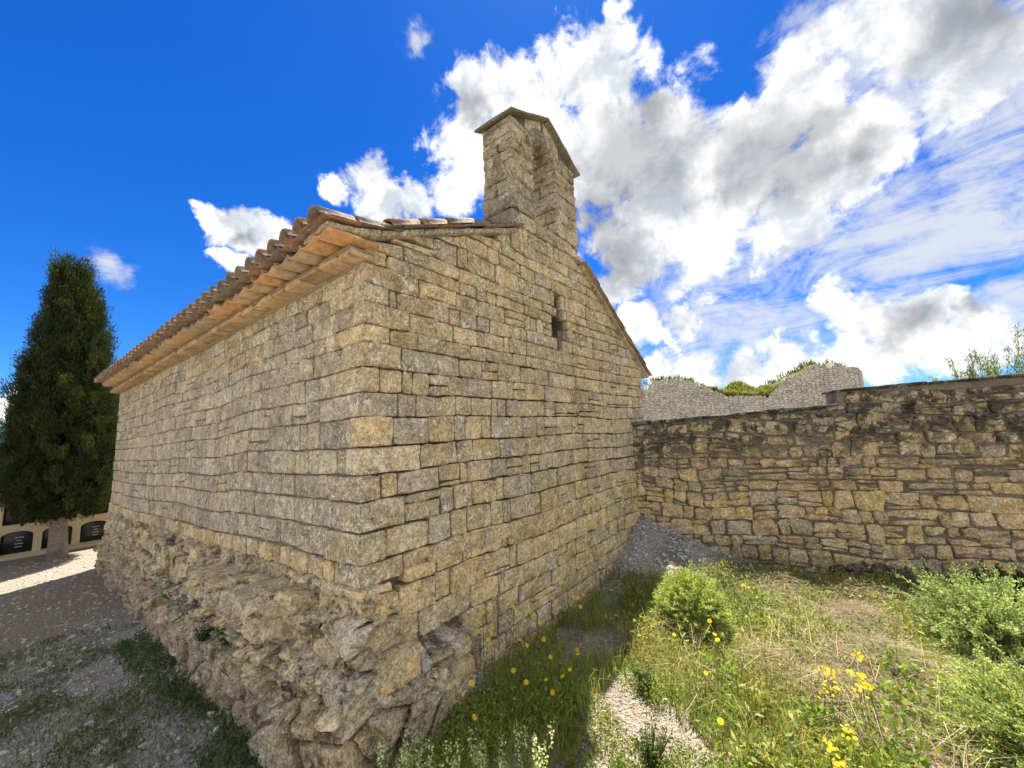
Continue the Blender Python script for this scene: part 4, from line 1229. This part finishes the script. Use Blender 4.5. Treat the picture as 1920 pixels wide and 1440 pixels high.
# trunk
zs = np.linspace(-0.15, 4.5, 16); nt = 12; V = []
for q_, zz in enumerate(zs):
    r = 0.16 * (1 - 0.75 * max(zz, 0) / 4.6) + 0.03 * math.exp(-max(zz, 0) * 7)
    for k in range(nt):
        a_ = 2 * math.pi * k / nt; f = 1 + 0.12 * math.sin(3 * a_ + zz) + 0.05 * math.sin(7 * a_)
        V.append((tb[0] + r * f * math.cos(a_) - 0.05 * zz, tb[1] + r * f * math.sin(a_), tb[2] + zz))
F = [[i * nt + k, i * nt + (k + 1) % nt, (i + 1) * nt + (k + 1) % nt, (i + 1) * nt + k] for i in range(15) for k in range(nt)]
mk('trunk', V, np.array(F), M['bark'], tree)
rt_ = np.random.default_rng(8)
pz_, pr_ = [0.55, 0.9, 1.5, 2.8, 3.6, 4.6, 6.0, 6.6, 7.0, 7.25], [0.50, 0.82, 0.98, 0.90, 0.78, 0.60, 0.36, 0.28, 0.18, 0.02]
npl = 1900
hz = rt_.uniform(0.55, 6.75, npl * 3); wgt = np.interp(hz, pz_, pr_); hz = hz[rt_.random(len(hz)) < wgt / 1.15][:npl]; npl = len(hz)
th = rt_.uniform(0, 2 * math.pi, npl)
cp = np.stack([np.cos(th) * 1.3, np.sin(th) * 1.3, hz * 0.9], -1)
lob = 1 + 0.14 * vnoise(cp, 1.2, 60) + 0.12 * vnoise(cp, 3.2, 61)
R_ = np.interp(hz, pz_, pr_) * lob * (1 - 0.30 * rt_.random(npl) ** 1.5)
cxo = np.interp(hz, [0, 2, 4.5, 6.0, 7.2], [0.0, -0.05, -0.08, -0.18, -0.34])
pc = np.stack([tb[0] + cxo * 0.66 + R_ * np.cos(th), tb[1] + cxo * 0.75 + R_ * np.sin(th), hz], -1)
outd = np.stack([np.cos(th), np.sin(th), np.zeros(npl)], -1)
ax = unit(Z + outd * rt_.uniform(0.0, 0.28, (npl, 1)) + rt_.normal(0, 0.12, (npl, 3)))
pln = rt_.uniform(0.18, 0.38, npl)
ptint = np.array((0.034, 0.054, 0.016)) * rt_.uniform(0.4, 1.5, (npl, 1)) + np.array((0.040, 0.038, 0.003)) * np.clip(rt_.normal(0, 0.8, (npl, 1)), 0, 1.6)
acc = Acc()
LPP = 95
f = rt_.random((npl, LPP)); rad_ = 0.085 * np.sqrt(np.clip(1.05 - f, 0, 1)) * (0.3 + f) * 1.5
sd_ = rt_.normal(0, 1, (npl, LPP, 3))
pts = pc[:, None] + ax[:, None] * (f * pln[:, None])[..., None] + sd_ * rad_[..., None] * 0.62
D = ax[:, None] * 1.0 + unit(sd_) * rt_.uniform(0.2, 0.8, (npl, LPP, 1))
N_ = npl * LPP
acc.add(*leaves(pts.reshape(-1, 3), D.reshape(-1, 3), rt_.uniform(0.035, 0.075, N_), rt_.uniform(0.010, 0.02, N_), vary((1, 1, 1), N_, rt_, 0.25, 0.06) * np.repeat(ptint, LPP, 0), rt_))
# inner foliage that closes the crown, its shade put into a darker tint
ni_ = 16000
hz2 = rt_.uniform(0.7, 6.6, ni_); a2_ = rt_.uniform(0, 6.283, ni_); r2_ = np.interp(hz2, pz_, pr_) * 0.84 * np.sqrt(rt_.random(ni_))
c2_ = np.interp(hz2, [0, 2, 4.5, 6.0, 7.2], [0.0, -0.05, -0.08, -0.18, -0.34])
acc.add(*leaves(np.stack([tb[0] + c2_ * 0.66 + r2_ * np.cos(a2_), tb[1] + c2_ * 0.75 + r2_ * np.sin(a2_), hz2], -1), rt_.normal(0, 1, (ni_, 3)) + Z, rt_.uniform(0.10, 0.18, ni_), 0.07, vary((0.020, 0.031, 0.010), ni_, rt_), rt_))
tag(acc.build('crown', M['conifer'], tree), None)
# ------------------------------------------------------------------ shrubs
def shrub(name, label, base, rx, ry, h, nst, nl, lsz, tint, seed, spread=1.0, up=0.6, hollow=0.35, cat='shrub', lift=0.0, wdf=0.4):
    r = np.random.default_rng(seed); base = np.asarray(base, float)
    t_ = thing(name, label, cat, base)
    a = r.uniform(0, 6.283, nst); el = np.arccos(r.uniform(0.02, 1, nst)); k = 0.75 + 0.25 * r.random(nst)
    tip = base + np.stack([rx * np.sin(el) * np.cos(a) * k, ry * np.sin(el) * np.sin(a) * k, lift + h * np.cos(el) * k], -1)
    tip = tip + 0.10 * h * r.normal(0, 1, (nst, 3)) * spread
    root = base + np.stack([r.normal(0, rx * 0.12, nst), r.normal(0, ry * 0.12, nst), np.zeros(nst)], -1)
    mid = root * 0.45 + tip * 0.55 + Z * h * 0.12
    A = Acc(); A.add(*sticks(root, mid, 0.006, np.array(tint) * 0.8)); A.add(*sticks(mid, tip, 0.004, np.array(tint) * 0.9))
    A.build('stems', M['straw'], t_)
    A = Acc()
    f = r.random((nst, nl)) ** 0.6 * (1 - hollow) + hollow
    pts = np.where(f[..., None] < 0.55, root[:, None] + (mid - root)[:, None] * (f[..., None] / 0.55), mid[:, None] + (tip - mid)[:, None] * ((f[..., None] - 0.55) / 0.45)).reshape(-1, 3)
    N_ = len(pts); pts = pts + r.normal(0, lsz * 0.35, (N_, 3))
    dd = np.repeat(unit(tip - root), nl, 0) * up + r.normal(0, 0.7, (N_, 3))
    tt = vary(tint, N_, r, 0.3, 0.07) * (1 + 0.3 * vnoise(pts, 5.0, seed)[:, None])
    A.add(*leaves(pts, dd, lsz * r.uniform(0.6, 1.3, N_), lsz * wdf * r.uniform(0.7, 1.2, N_), tt, r))
    A.build('leaves', M['leaf'], t_)
    return t_
g1 = float(ground(1.94, 4.63))
shrub('round_shrub', 'round bright green shrub on the gravel before the spoil heap', (1.94, 4.63, g1), 0.42, 0.42, 0.70, 1300, 46, 0.026, (0.43, 0.50, 0.16), 2, spread=0.55, up=1.3, hollow=0.5)
shrub('leafy_shrub', 'tall pale grey green shrub at the right border against the wall', (4.55, 3.95, 0.0), 0.68, 0.68, 0.72, 560, 60, 0.032, (0.34, 0.42, 0.17), 3, spread=1.4, up=1.0, hollow=0.3, wdf=0.42)
shrub('leafy_shrub', 'broad pale green shrub in the lower right corner', (3.45, 2.8, 0.0), 0.6, 0.6, 0.55, 560, 56, 0.030, (0.38, 0.45, 0.16), 4, spread=1.5, up=1.0, hollow=0.3, wdf=0.42)
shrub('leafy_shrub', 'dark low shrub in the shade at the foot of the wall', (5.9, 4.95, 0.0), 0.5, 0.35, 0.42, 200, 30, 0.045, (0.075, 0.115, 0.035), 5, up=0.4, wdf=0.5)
bz = 2.1
shrub('broom_bush', 'feathery upright bush showing above the top of the boundary wall', (7.45, 5.95, 0.6), 0.9, 0.8, 2.85, 420, 120, 0.055, (0.20, 0.24, 0.08), 6, spread=0.55, up=2.2, hollow=0.45, cat='bush', wdf=0.25)

# ------------------------------------------------------------------ grass, weeds, straw
rv = np.random.default_rng(99)
def field(n, x0, x1, y0, y1, seed, thr, sc=1.3, path=True):
    x = rv.uniform(x0, x1, n); y = rv.uniform(y0, y1, n)
    P = np.stack([x, y, 0 * x], -1); m = fbm(P, sc, 3, seed)
    a, b = sdist(x, y)
    fw = (x - W0[0]) * nW[0] + (y - W0[1]) * nW[1]
    ok = (m > thr) & ~((a < 0.02) & (b < 0.02)) & (fw > 0.02)
    u = x + 0.25 * vnoise(P, 1.4, 71)
    if path: ok &= ~((u > 0.42) & (u < 1.05) & (y < 4.9) & (m < 0.35))
    ok &= ground(x, y) < 0.20
    return x[ok], y[ok]
grass = Acc()
# lush grass right of the gravel walk
x, y = field(52000, 0.1, 6.4, 2.2, 6.2, 5, -0.3, 1.1)
k = len(x); pn = np.stack([x, y, 0 * x], -1); hm = np.clip(0.75 + 0.9 * fbm(pn, 1.7, 3, 301), 0.2, 1.8); cm = np.clip(0.5 + 0.9 * fbm(pn, 1.2, 3, 305), 0, 1)[:, None]
gcol = np.array((0.22, 0.29, 0.05)) * (1 - cm) + np.array((0.36, 0.34, 0.11)) * cm
grass.add(*blades(ongr(x, y), rv.uniform(0.05, 0.24, k) * hm, rv.uniform(0.1, 1.1, k), rv.uniform(0.004, 0.009, k), vary((1, 1, 1), k, rv, 0.4, 0.1) * gcol, rv))
# between gable and gravel
x, y = field(15000, -1.0, 1.1, 2.2, 5.6, 15, -0.25, 1.6, False)
a_, b_ = sdist(x, y); m_k = (b_ > 0.05) & (b_ < 1.0); x, y = x[m_k], y[m_k]
k = len(x); grass.add(*blades(ongr(x, y), rv.uniform(0.06, 0.28, k), rv.uniform(0.1, 1.0, k), rv.uniform(0.004, 0.009, k), vary((0.32, 0.36, 0.09), k, rv, 0.35, 0.1), rv))
# sparse turf on the shaded gravel by the footing
x, y = field(26000, -6.5, -1.4, 2.0, 6.8, 25, 0.10, 0.9, False)
k = len(x); grass.add(*blades(ongr(x, y), rv.uniform(0.02, 0.09, k), rv.uniform(0.2, 1.2, k), rv.uniform(0.004, 0.008, k), vary((0.15, 0.195, 0.06), k, rv, 0.3, 0.1), rv))
tag(grass.build('grass', M['leaf'], org=(0, 0, 0)), 'green grass and weeds growing through the gravel', 'grass', kind='stuff')
straw = Acc()
x, y = field(6000, 1.3, 5.2, 2.2, 6.0, 45, 0.12, 1.0)
k = len(x); straw.add(*blades(ongr(x, y) + Z * rv.uniform(0, 0.12, (k, 1)), rv.uniform(0.12, 0.36, k), rv.uniform(0.8, 2.4, k), rv.uniform(0.003, 0.006, k), vary((0.40, 0.32, 0.18), k, rv, 0.35, 0.08), rv))
# mats of dead stalks
for cx_, cy_, rad, nn in ((3.2, 3.7, 0.6, 5200), (2.5, 3.3, 0.45, 1800), (3.4, 5.3, 0.6, 2600), (2.2, 3.75, 0.35, 900), (4.2, 5.1, 0.55, 2200), (3.7, 4.5, 0.5, 2600)):
    a = rv.uniform(0, 6.283, nn); r = rad * np.sqrt(rv.random(nn)); A_ = ongr(cx_ + r * np.cos(a), cy_ + r * np.sin(a)) + Z * (rv.random((nn, 1)) * 0.34 * (1 - (r / rad)[:, None] * 0.7) + 0.01)
    d_ = rv.normal(0, 1, (nn, 3)) * np.array([1, 1, 0.22]); d_[:, 0] += 0.4
    straw.add(*sticks(A_, A_ + unit(d_) * rv.uniform(0.06, 0.22, (nn, 1)), 0.0017, vary((0.42, 0.34, 0.215), nn, rv, 0.4, 0.08)))
tag(straw.build('dry_grass', M['straw'], org=(0, 0, 0)), 'dry straw and dead stalks lying among the weeds', 'dry grass', kind='stuff')
# broad-leaved ground weeds
weeds = Acc()
def weed_patch(n, x0, x1, y0, y1, h, tint, lsz, seed, cond=None, thr=-0.1):
    x, y = field(n, x0, x1, y0, y1, seed, thr, 1.8, True)
    if cond is not None:
        m = cond(x, y); x, y = x[m], y[m]
    for q_ in range(9):
        k = len(x)
        P = ongr(x, y) + rv.normal(0, 0.03, (k, 3)) * np.array([1, 1, 0]) + Z * (rv.random((k, 1)) ** 0.8) * h * (0.4 + 0.6 * rv.random((k, 1)))
        D = rv.normal(0, 1, (k, 3)) + Z * 0.5
        weeds.add(*leaves(P, D, lsz * rv.uniform(0.6, 1.4, k), lsz * 0.5 * rv.uniform(0.6, 1.3, k), vary(tint, k, rv, 0.35, 0.09), rv))
weed_patch(2600, -0.9, 0.5, 2.1, 3.9, 0.20, (0.28, 0.36, 0.075), 0.032, 101, lambda x, y: (sdist(x, y)[1] > 0.12) & (sdist(x, y)[1] < 0.9))
weed_patch(9000, 1.05, 3.4, 2.1, 4.9, 0.16, (0.27, 0.32, 0.05), 0.026, 111, None, -0.25)
weed_patch(5200, 2.4, 5.5, 3.2, 6.0, 0.25, (0.24, 0.30, 0.08), 0.032, 121)
weed_patch(5200, -4.8, -1.4, 2.2, 5.8, 0.13, (0.10, 0.165, 0.05), 0.032, 131, lambda x, y: (sdist(x, y)[0] > 0.25) & (sdist(x, y)[0] < 0.62), -0.3)
weed_patch(5200, -6.0, -1.8, 2.0, 6.2, 0.05, (0.11, 0.165, 0.05), 0.026, 141, lambda x, y: sdist(x, y)[0] > 0.3, 0.12)
weed_patch(1500, 0.25, 1.35, 2.4, 4.8, 0.07, (0.20, 0.25, 0.04), 0.026, 151, None, 0.15)
# rank clumps of broad-leaved herbs and dead seed stalks in the waste ground
cx_ = rv.uniform(1.2, 5.0, 130); cy_ = rv.uniform(2.3, 5.6, 130)
for x_, y_ in zip(cx_, cy_):
    if (x_ - W0[0]) * nW[0] + (y_ - W0[1]) * nW[1] < 0.25: continue
    kk = int(rv.integers(60, 170)); hh_ = rv.uniform(0.10, 0.34); rr_ = rv.uniform(0.06, 0.17); b0 = np.array([x_, y_, float(ground(x_, y_))])
    pp_ = b0 + np.stack([rv.normal(0, rr_, kk), rv.normal(0, rr_, kk), hh_ * rv.random(kk) ** 0.7], -1)
    pal_ = ((0.20, 0.30, 0.05), (0.29, 0.34, 0.06), (0.16, 0.23, 0.07), (0.33, 0.33, 0.10))[rv.integers(4)]
    ls_ = rv.uniform(0.03, 0.07)
    weeds.add(*leaves(pp_, rv.normal(0, 1, (kk, 3)) + Z * 0.7, ls_ * rv.uniform(0.6, 1.4, kk), ls_ * 0.42, vary(pal_, kk, rv, 0.35, 0.08), rv))
    ks = int(rv.integers(3, 9)); a0_ = b0 + rv.normal(0, rr_ * 0.6, (ks, 3)) * np.array([1, 1, 0]); t0_ = a0_ + np.stack([rv.normal(0, 0.08, ks), rv.normal(0, 0.08, ks), hh_ * rv.uniform(1.0, 1.9, ks)], -1)
    weeds.add(*sticks(a0_, t0_, 0.0025, vary((0.30, 0.24, 0.14) if rv.random() < 0.5 else (0.2, 0.25, 0.08), ks, rv)))
tag(weeds.build('weeds', M['leaf'], org=(0, 0, 0)), 'low broad leaved weeds along the walls and gravel', 'weeds', kind='stuff')
# weeds rooted on ledges of the footing
A_ = []
for k in range(12):
    u = rf.uniform(0.3, 4.0); p = face_at(u, rf.uniform(0.42, 0.6)); A_.append(p)
def herb(name, label, base, h, n, lsz, tint, seed, tipcol=None, group=None, spread=0.12, cat='plant'):
    r = np.random.default_rng(seed); base = np.asarray(base, float); t_ = thing(name, label, cat, base, group)
    root = base + r.normal(0, spread * 0.5, (n, 3)) * np.array([1, 1, 0]); tip = root + np.stack([r.normal(0, spread, n), r.normal(0, spread, n), h * r.uniform(0.6, 1.05, n)], -1)
    A = Acc(); A.add(*sticks(root, tip, 0.0028, np.array(tint) * 0.9)); A.build('stems', M['leaf'], t_)
    m = 16; f = r.random((n, m, 1)); pts = (root[:, None] + (tip - root)[:, None] * f).reshape(-1, 3); N_ = len(pts)
    A = Acc(); A.add(*leaves(pts, r.normal(0, 1, (N_, 3)) + Z * 0.4, lsz * r.uniform(0.6, 1.3, N_), lsz * 0.4, vary(tint, N_, r, 0.3, 0.08), r)); A.build('leaves', M['leaf'], t_)
    if tipcol is not None:
        m = 26; pts = (tip[:, None] - Z * r.random((n, m, 1)) * h * 0.28 + r.normal(0, 0.010, (n, m, 3))).reshape(-1, 3); N_ = len(pts)
        A = Acc(); A.add(*leaves(pts, r.normal(0, 1, (N_, 3)), 0.017, 0.012, vary(tipcol, N_, r, 0.25, 0.06), r)); tag(A.build('seed_heads', M['petal'], t_), kind='stuff')
    return t_
for i, (x, y, lab) in enumerate(((-0.62, 2.50, 'pale seeding herb at the lower edge below the bedrock footing'), (-0.30, 2.42, 'pale seeding herb clump between the footing and gravel walk'), (-0.02, 2.45, 'pale seeding herb at the lower edge beside the gravel walk'))):
    herb('seeding_herb', lab, (x, y, float(ground(x, y))), 0.50, 34, 0.035, (0.24, 0.31, 0.11), 200 + i, (0.70, 0.72, 0.36), 'pale seeding herbs at the lower edge')
for i, (x, y, h, lab) in enumerate(((0.62, 2.75, 0.15, 'small green tuft on the pale gravel near the lower edge'), (0.86, 2.95, 0.22, 'darker upright tuft on the pale gravel walk'), (1.05, 3.65, 0.2, 'green tuft at the edge of the pale gravel below the round shrub'))):
    herb('weed_tuft', lab, (x, y, float(ground(x, y))), h, 40, 0.03, (0.14, 0.20, 0.03) if i == 0 else (0.09, 0.13, 0.04), 230 + i, None, 'tufts on the gravel walk', 0.07)
for i, k in enumerate((0, 3, 5, 8)):
    lab = ('weed sprouting from the footing ledge nearest the chapel corner', 'small weed rooted on the middle of the footing ledge', 'weed growing in a crack of the bedrock footing', 'weed at the far part of the footing under the side wall')[i]
    herb('ledge_weed', lab, sorted(A_, key=lambda p: p[1])[k], 0.13, 16, 0.03, (0.09, 0.16, 0.035), 250 + i, None, 'weeds on the footing ledges', 0.05)
# flowering plants
FLW = [(-0.33, 3.66, 0.7), (-0.37, 3.66, 0.62), (-0.38, 3.59, 0.58), (-0.24, 3.63, 0.6), (-0.25, 3.59, 0.56), (-0.28, 3.57, 0.52), (-0.06, 3.94, 0.62), (0.08, 4.0, 0.55), (0.19, 3.99, 0.45), (0.21, 3.78, 0.4), (-0.01, 3.68, 0.45), (0.05, 3.69, 0.4), (0.51, 3.78, 0.3), (0.51, 3.75, 0.28), (0.25, 3.59, 0.35), (0.4, 3.49, 0.3), (0.33, 3.41, 0.3), (-0.07, 3.42, 0.35), (0.19, 3.37, 0.3), (0.03, 3.35, 0.3), (0.23, 3.22, 0.3), (-0.38, 3.1, 0.46), (-0.34, 2.9, 0.36), (0.47, 4.54, 0.6), (0.49, 4.52, 0.54), (0.3, 4.28, 0.62), (0.6, 4.54, 0.45), (0.66, 4.57, 0.42), (0.73, 4.65, 0.42), (0.67, 4.52, 0.35), (0.9, 4.95, 0.45)]
FRW = [(2.72, 4.94, 0.35), (1.81, 3.86, 0.35), (1.3, 2.8, 0.35), (1.45, 3.3, 0.35), (2.35, 3.25, 0.35), (2.43, 3.28, 0.35), (2.56, 3.24, 0.35), (2.57, 3.19, 0.35), (2.54, 3.13, 0.35), (2.56, 3.1, 0.35), (2.21, 3.08, 0.35), (2.27, 3.08, 0.35), (2.41, 3.02, 0.35), (2.81, 3.49, 0.35), (1.83, 2.57, 0.35), (2.04, 2.68, 0.35), (1.89, 4.11, 0.35), (1.76, 2.43, 0.35), (1.44, 3.88, 0.35), (1.79, 3.77, 0.35)]
def flower_head(c, r, rad):
    n = 13; a = np.linspace(0, 6.283, n, endpoint=False) + r.uniform(0, 1)
    nrm = unit(np.array([r.normal(0, 0.4), -0.5 + r.normal(0, 0.3), 0.8])); s1 = unit(np.cross(nrm, [1.0, 0.2, 0.1])); s2 = np.cross(nrm, s1)
    V = [c + nrm * 0.004]; F = []; 
    for k, x in enumerate(a):
        d = s1 * math.cos(x) + s2 * math.sin(x); sd = np.cross(nrm, d)
        i0 = len(V); V += [c + d * rad * 0.25 - sd * rad * 0.08, c + d * rad * 0.8 - sd * rad * 0.17 + nrm * 0.004, c + d * rad + nrm * 0.001, c + d * rad * 0.8 + sd * rad * 0.17 + nrm * 0.004, c + d * rad * 0.25 + sd * rad * 0.08]
        F += [(i0, i0 + 1, i0 + 3), (i0 + 1, i0 + 2, i0 + 3), (i0, i0 + 3, i0 + 4)]
    m = len(V); 
    for x in a: V.append(c + (s1 * math.cos(x) + s2 * math.sin(x)) * rad * 0.32 + nrm * 0.003)
    F += [(0, m + k, m + (k + 1) % n) for k in range(n)]
    tint = np.tile((0.85, 0.62, 0.015), (len(V), 1)); tint[0] = (0.75, 0.46, 0.01); tint[m:] = (0.78, 0.50, 0.01)
    return np.array(V), np.array(F), tint
def flower_plant(label, heads, seed, rad=0.02, cluster=0):
    r = np.random.default_rng(seed); H = np.array(heads); bx, by = H[:, 0].mean(), H[:, 1].mean() + 0.05
    base = np.array([bx, by, float(ground(bx, by))]); t_ = thing('yellow_flower_plant', label, 'flower', base, 'yellow wild flowers')
    for hd in H:
        if ground(hd[0], hd[1]) > hd[2] - 0.1: hd[2] = ground(hd[0], hd[1]) + 0.15
        rt = np.array([hd[0] * 0.75 + bx * 0.25 + r.normal(0, 0.02), hd[1] * 0.75 + by * 0.25 + r.normal(0, 0.02), 0]); rt[2] = ground(rt[0], rt[1]) - 0.01
        md = (rt + hd) / 2 + r.normal(0, 0.02, 3)
        A = Acc(); A.add(*sticks(np.array([rt, md]), np.array([md, hd]), 0.0026, (0.12, 0.16, 0.05)))
        n = 10; f = r.random((n, 1)) * 0.7; A.add(*leaves(rt + (hd - rt) * f + r.normal(0, 0.01, (n, 3)), r.normal(0, 1, (n, 3)) + Z * 0.5, 0.05, 0.012, vary((0.11, 0.15, 0.045), n, r), r))
        A.build('stem', M['leaf'], t_)
        if cluster:
            A = Acc()
            for q_ in range(cluster):
                A.add(*flower_head(hd + r.normal(0, 0.028, 3) * np.array([1, 1, 0.7]), r, rad * r.uniform(0.5, 0.9)))
            tag(A.build('flower_cluster', M['petal'], t_), kind='stuff')
        else:
            V, F, tn = flower_head(hd, r, rad * r.uniform(0.85, 1.2)); mk('flower', V, F, M['petal'], t_, tint=tn)
for i, (lab, sel) in enumerate((('yellow flowers tallest against the lower gable near the footing', FLW[0:6]), ('yellow flowers in front of the gable stones, middle of the row', FLW[6:12]), ('pair of yellow flowers at the edge of the gravel walk', FLW[12:14]), ('low scatter of yellow flowers over the weeds before the gable', FLW[14:21]), ('two yellow flowers over the green weeds beside the footing', FLW[21:23]), ('yellow flowers farthest along the gable towards the spoil heap', FLW[23:31]), ('single yellow flowers right of the round shrub', [FRW[1], FRW[16], FRW[19]]), ('yellow flower alone on the weeds at lower centre', [FRW[2]]), ('single yellow flower left of the dry straw', [FRW[3]]), ('yellow flower between the gravel walk and round shrub', [FRW[18]]))):
    flower_plant(lab, sel, 300 + i)
for i, (lab, sel) in enumerate((('bright yellow flower cluster behind the round shrub', [FRW[0]]), ('dense yellow flower clusters among the dead straw', FRW[6:10] + [FRW[12]]), ('loose yellow clusters left of the dense yellow flowers', [FRW[4], FRW[5], FRW[10], FRW[11]]), ('yellow cluster standing above the dense yellow flowers', [FRW[13]]), ('yellow clusters near the lower edge below the dead straw', [FRW[14], FRW[15], FRW[17]]))):
    flower_plant(lab, sel, 330 + i, 0.016, 9)

# ------------------------------------------------------------------ gravel and loose stones
gv = np.random.default_rng(55)
grv = Acc()
def scatter(n, x0, x1, y0, y1, smin, smax, tint, cond=None, v=0.3, sink=0.25):
    x = gv.uniform(x0, x1, n); y = gv.uniform(y0, y1, n); a, b = sdist(x, y); fw = (x - W0[0]) * nW[0] + (y - W0[1]) * nW[1]
    ok = ~((a < 0) & (b < 0)) & (fw > 0)
    if cond is not None: ok &= cond(x, y)
    x, y = x[ok], y[ok]; n = len(x); sz = smin + (smax - smin) * gv.random(n) ** 2.5
    grv.add(*pebbles(ongr(x, y) + Z * (sz * (0.3 - sink))[:, None], sz, vary(tint, n, gv, v, 0.05), gv))
def instrip(x, y):
    u = x + 0.25 * vnoise(np.stack([x, y, 0 * x], -1), 1.4, 71); return (u > 0.28) & (u < 1.25) & (y < 5.0)
scatter(15000, 0.0, 1.6, 2.2, 5.0, 0.006, 0.017, (0.29, 0.245, 0.185), instrip)
scatter(9000, -6.0, -1.2, 2.0, 6.5, 0.008, 0.022, (0.42, 0.395, 0.35))
scatter(500, -6.0, -1.4, 2.0, 6.0, 0.02, 0.06, (0.46, 0.43, 0.37))
scatter(6500, 0.6, 4.2, 4.8, 7.0, 0.008, 0.04, (0.46, 0.43, 0.39), lambda x, y: ground(x, y) > 0.06)
scatter(2500, -11, -5.5, 4.5, 9.5, 0.012, 0.035, (0.42, 0.38, 0.30))
scatter(1500, 1.2, 5, 2.2, 6, 0.01, 0.03, (0.35, 0.31, 0.25))
tag(grv.build('gravel', M['pebble'], org=(0, 0, 0)), 'loose gravel strewn over the ground', 'gravel', kind='stuff')
# debris on the ledge of the footing
deb = Acc()
n = 1300
pp = np.array([face_at(gv.uniform(-0.6, 4.5), gv.uniform(0.36, 0.52)) for _ in range(n)]) + gv.normal(0, 0.03, (n, 3)) * np.array([1, 1, 0.15])
sz = 0.006 + 0.022 * gv.random(n) ** 2.2
deb.add(*pebbles(pp + Z * 0.008, sz, vary((0.27, 0.24, 0.19), n, gv, 0.35, 0.06), gv))
d_ = deb.build('ledge_rubble', M['pebble'], foundation); tag(d_, kind='stuff')
def loose(name, label, c, size, tint, seed, cat='stone', group=None):
    r = np.random.default_rng(seed); c = np.asarray(c, float)
    V, F = rock(c, size, r); V[:, 2] += c[2] - V[:, 2].min() - size[2] * 0.25
    o = mk(name, V, F, M['rock'], tint=np.array(tint), smooth=False, org=(c[0], c[1], V[:, 2].min()))
    return tag(o, label, cat, group)
pw_ = face_at(-0.42, 0.5)
loose('loose_stone', 'whitish angular stone resting on the footing ledge below the corner', pw_ + np.array([0.02, -0.02, 0.0]), (0.10, 0.09, 0.10), (0.55, 0.51, 0.43), 3)
loose('loose_stone', 'pale flat stone cut by the lower edge beside the footing', (-2.33, 2.86, 0.02), (0.16, 0.12, 0.07), (0.44, 0.42, 0.38), 4)
for i, (x, y, s_, lab) in enumerate(((-2.95, 3.30, 0.042, 'small pale stone on the shaded gravel, nearer the footing'), (-3.22, 3.42, 0.035, 'smallest pale stone on the shaded gravel'), (-2.66, 3.62, 0.05, 'small pale stone in the weeds at the base of the footing'), (-4.6, 5.2, 0.045, 'small pale stone on the gravel far along the footing'))):
    loose('loose_stone', lab, (x, y, float(ground(x, y))), (s_ * 1.4, s_, s_ * 0.7), (0.52, 0.48, 0.42), 10 + i, group='small pale stones on the shaded gravel')
for i in range(14):
    t_ = 2.7 + (i % 7) * 0.24 + gv.normal(0, 0.04); o_ = 0.10 + 0.15 * (i // 7) + gv.uniform(0, 0.06)
    p = FB(t_, 0.0, o_); z0 = float(ground(p[0], p[1]))
    o = loose('fallen_stone', 'dark purple brown stone fallen in a heap at the wall foot', (p[0], p[1], z0 + (0.12 if i >= 7 and i % 3 == 0 else 0.0) + 0.05), (gv.uniform(0.14, 0.22), gv.uniform(0.10, 0.14), gv.uniform(0.10, 0.16)), np.array((0.12, 0.095, 0.09)) * gv.uniform(0.7, 1.3), 40 + i, group='dark stones heaped at the wall foot')
# dead twigs by the spoil heap
tw = Acc(); n = 90
A0_ = ongr(gv.uniform(2.9, 4.2, n), gv.uniform(5.5, 6.1, n)) + Z * gv.uniform(0.02, 0.35, (n, 1)); dd = unit(gv.normal(0, 1, (n, 3)) * np.array([1, 1, 0.5]))
tw.add(*sticks(A0_, A0_ + dd * gv.uniform(0.2, 0.55, (n, 1)), 0.004, vary((0.22, 0.18, 0.13), n, gv)))
tag(tw.build('dead_brushwood', M['straw']), 'tangle of dead twigs at the foot of the boundary wall', 'brushwood', kind='stuff')
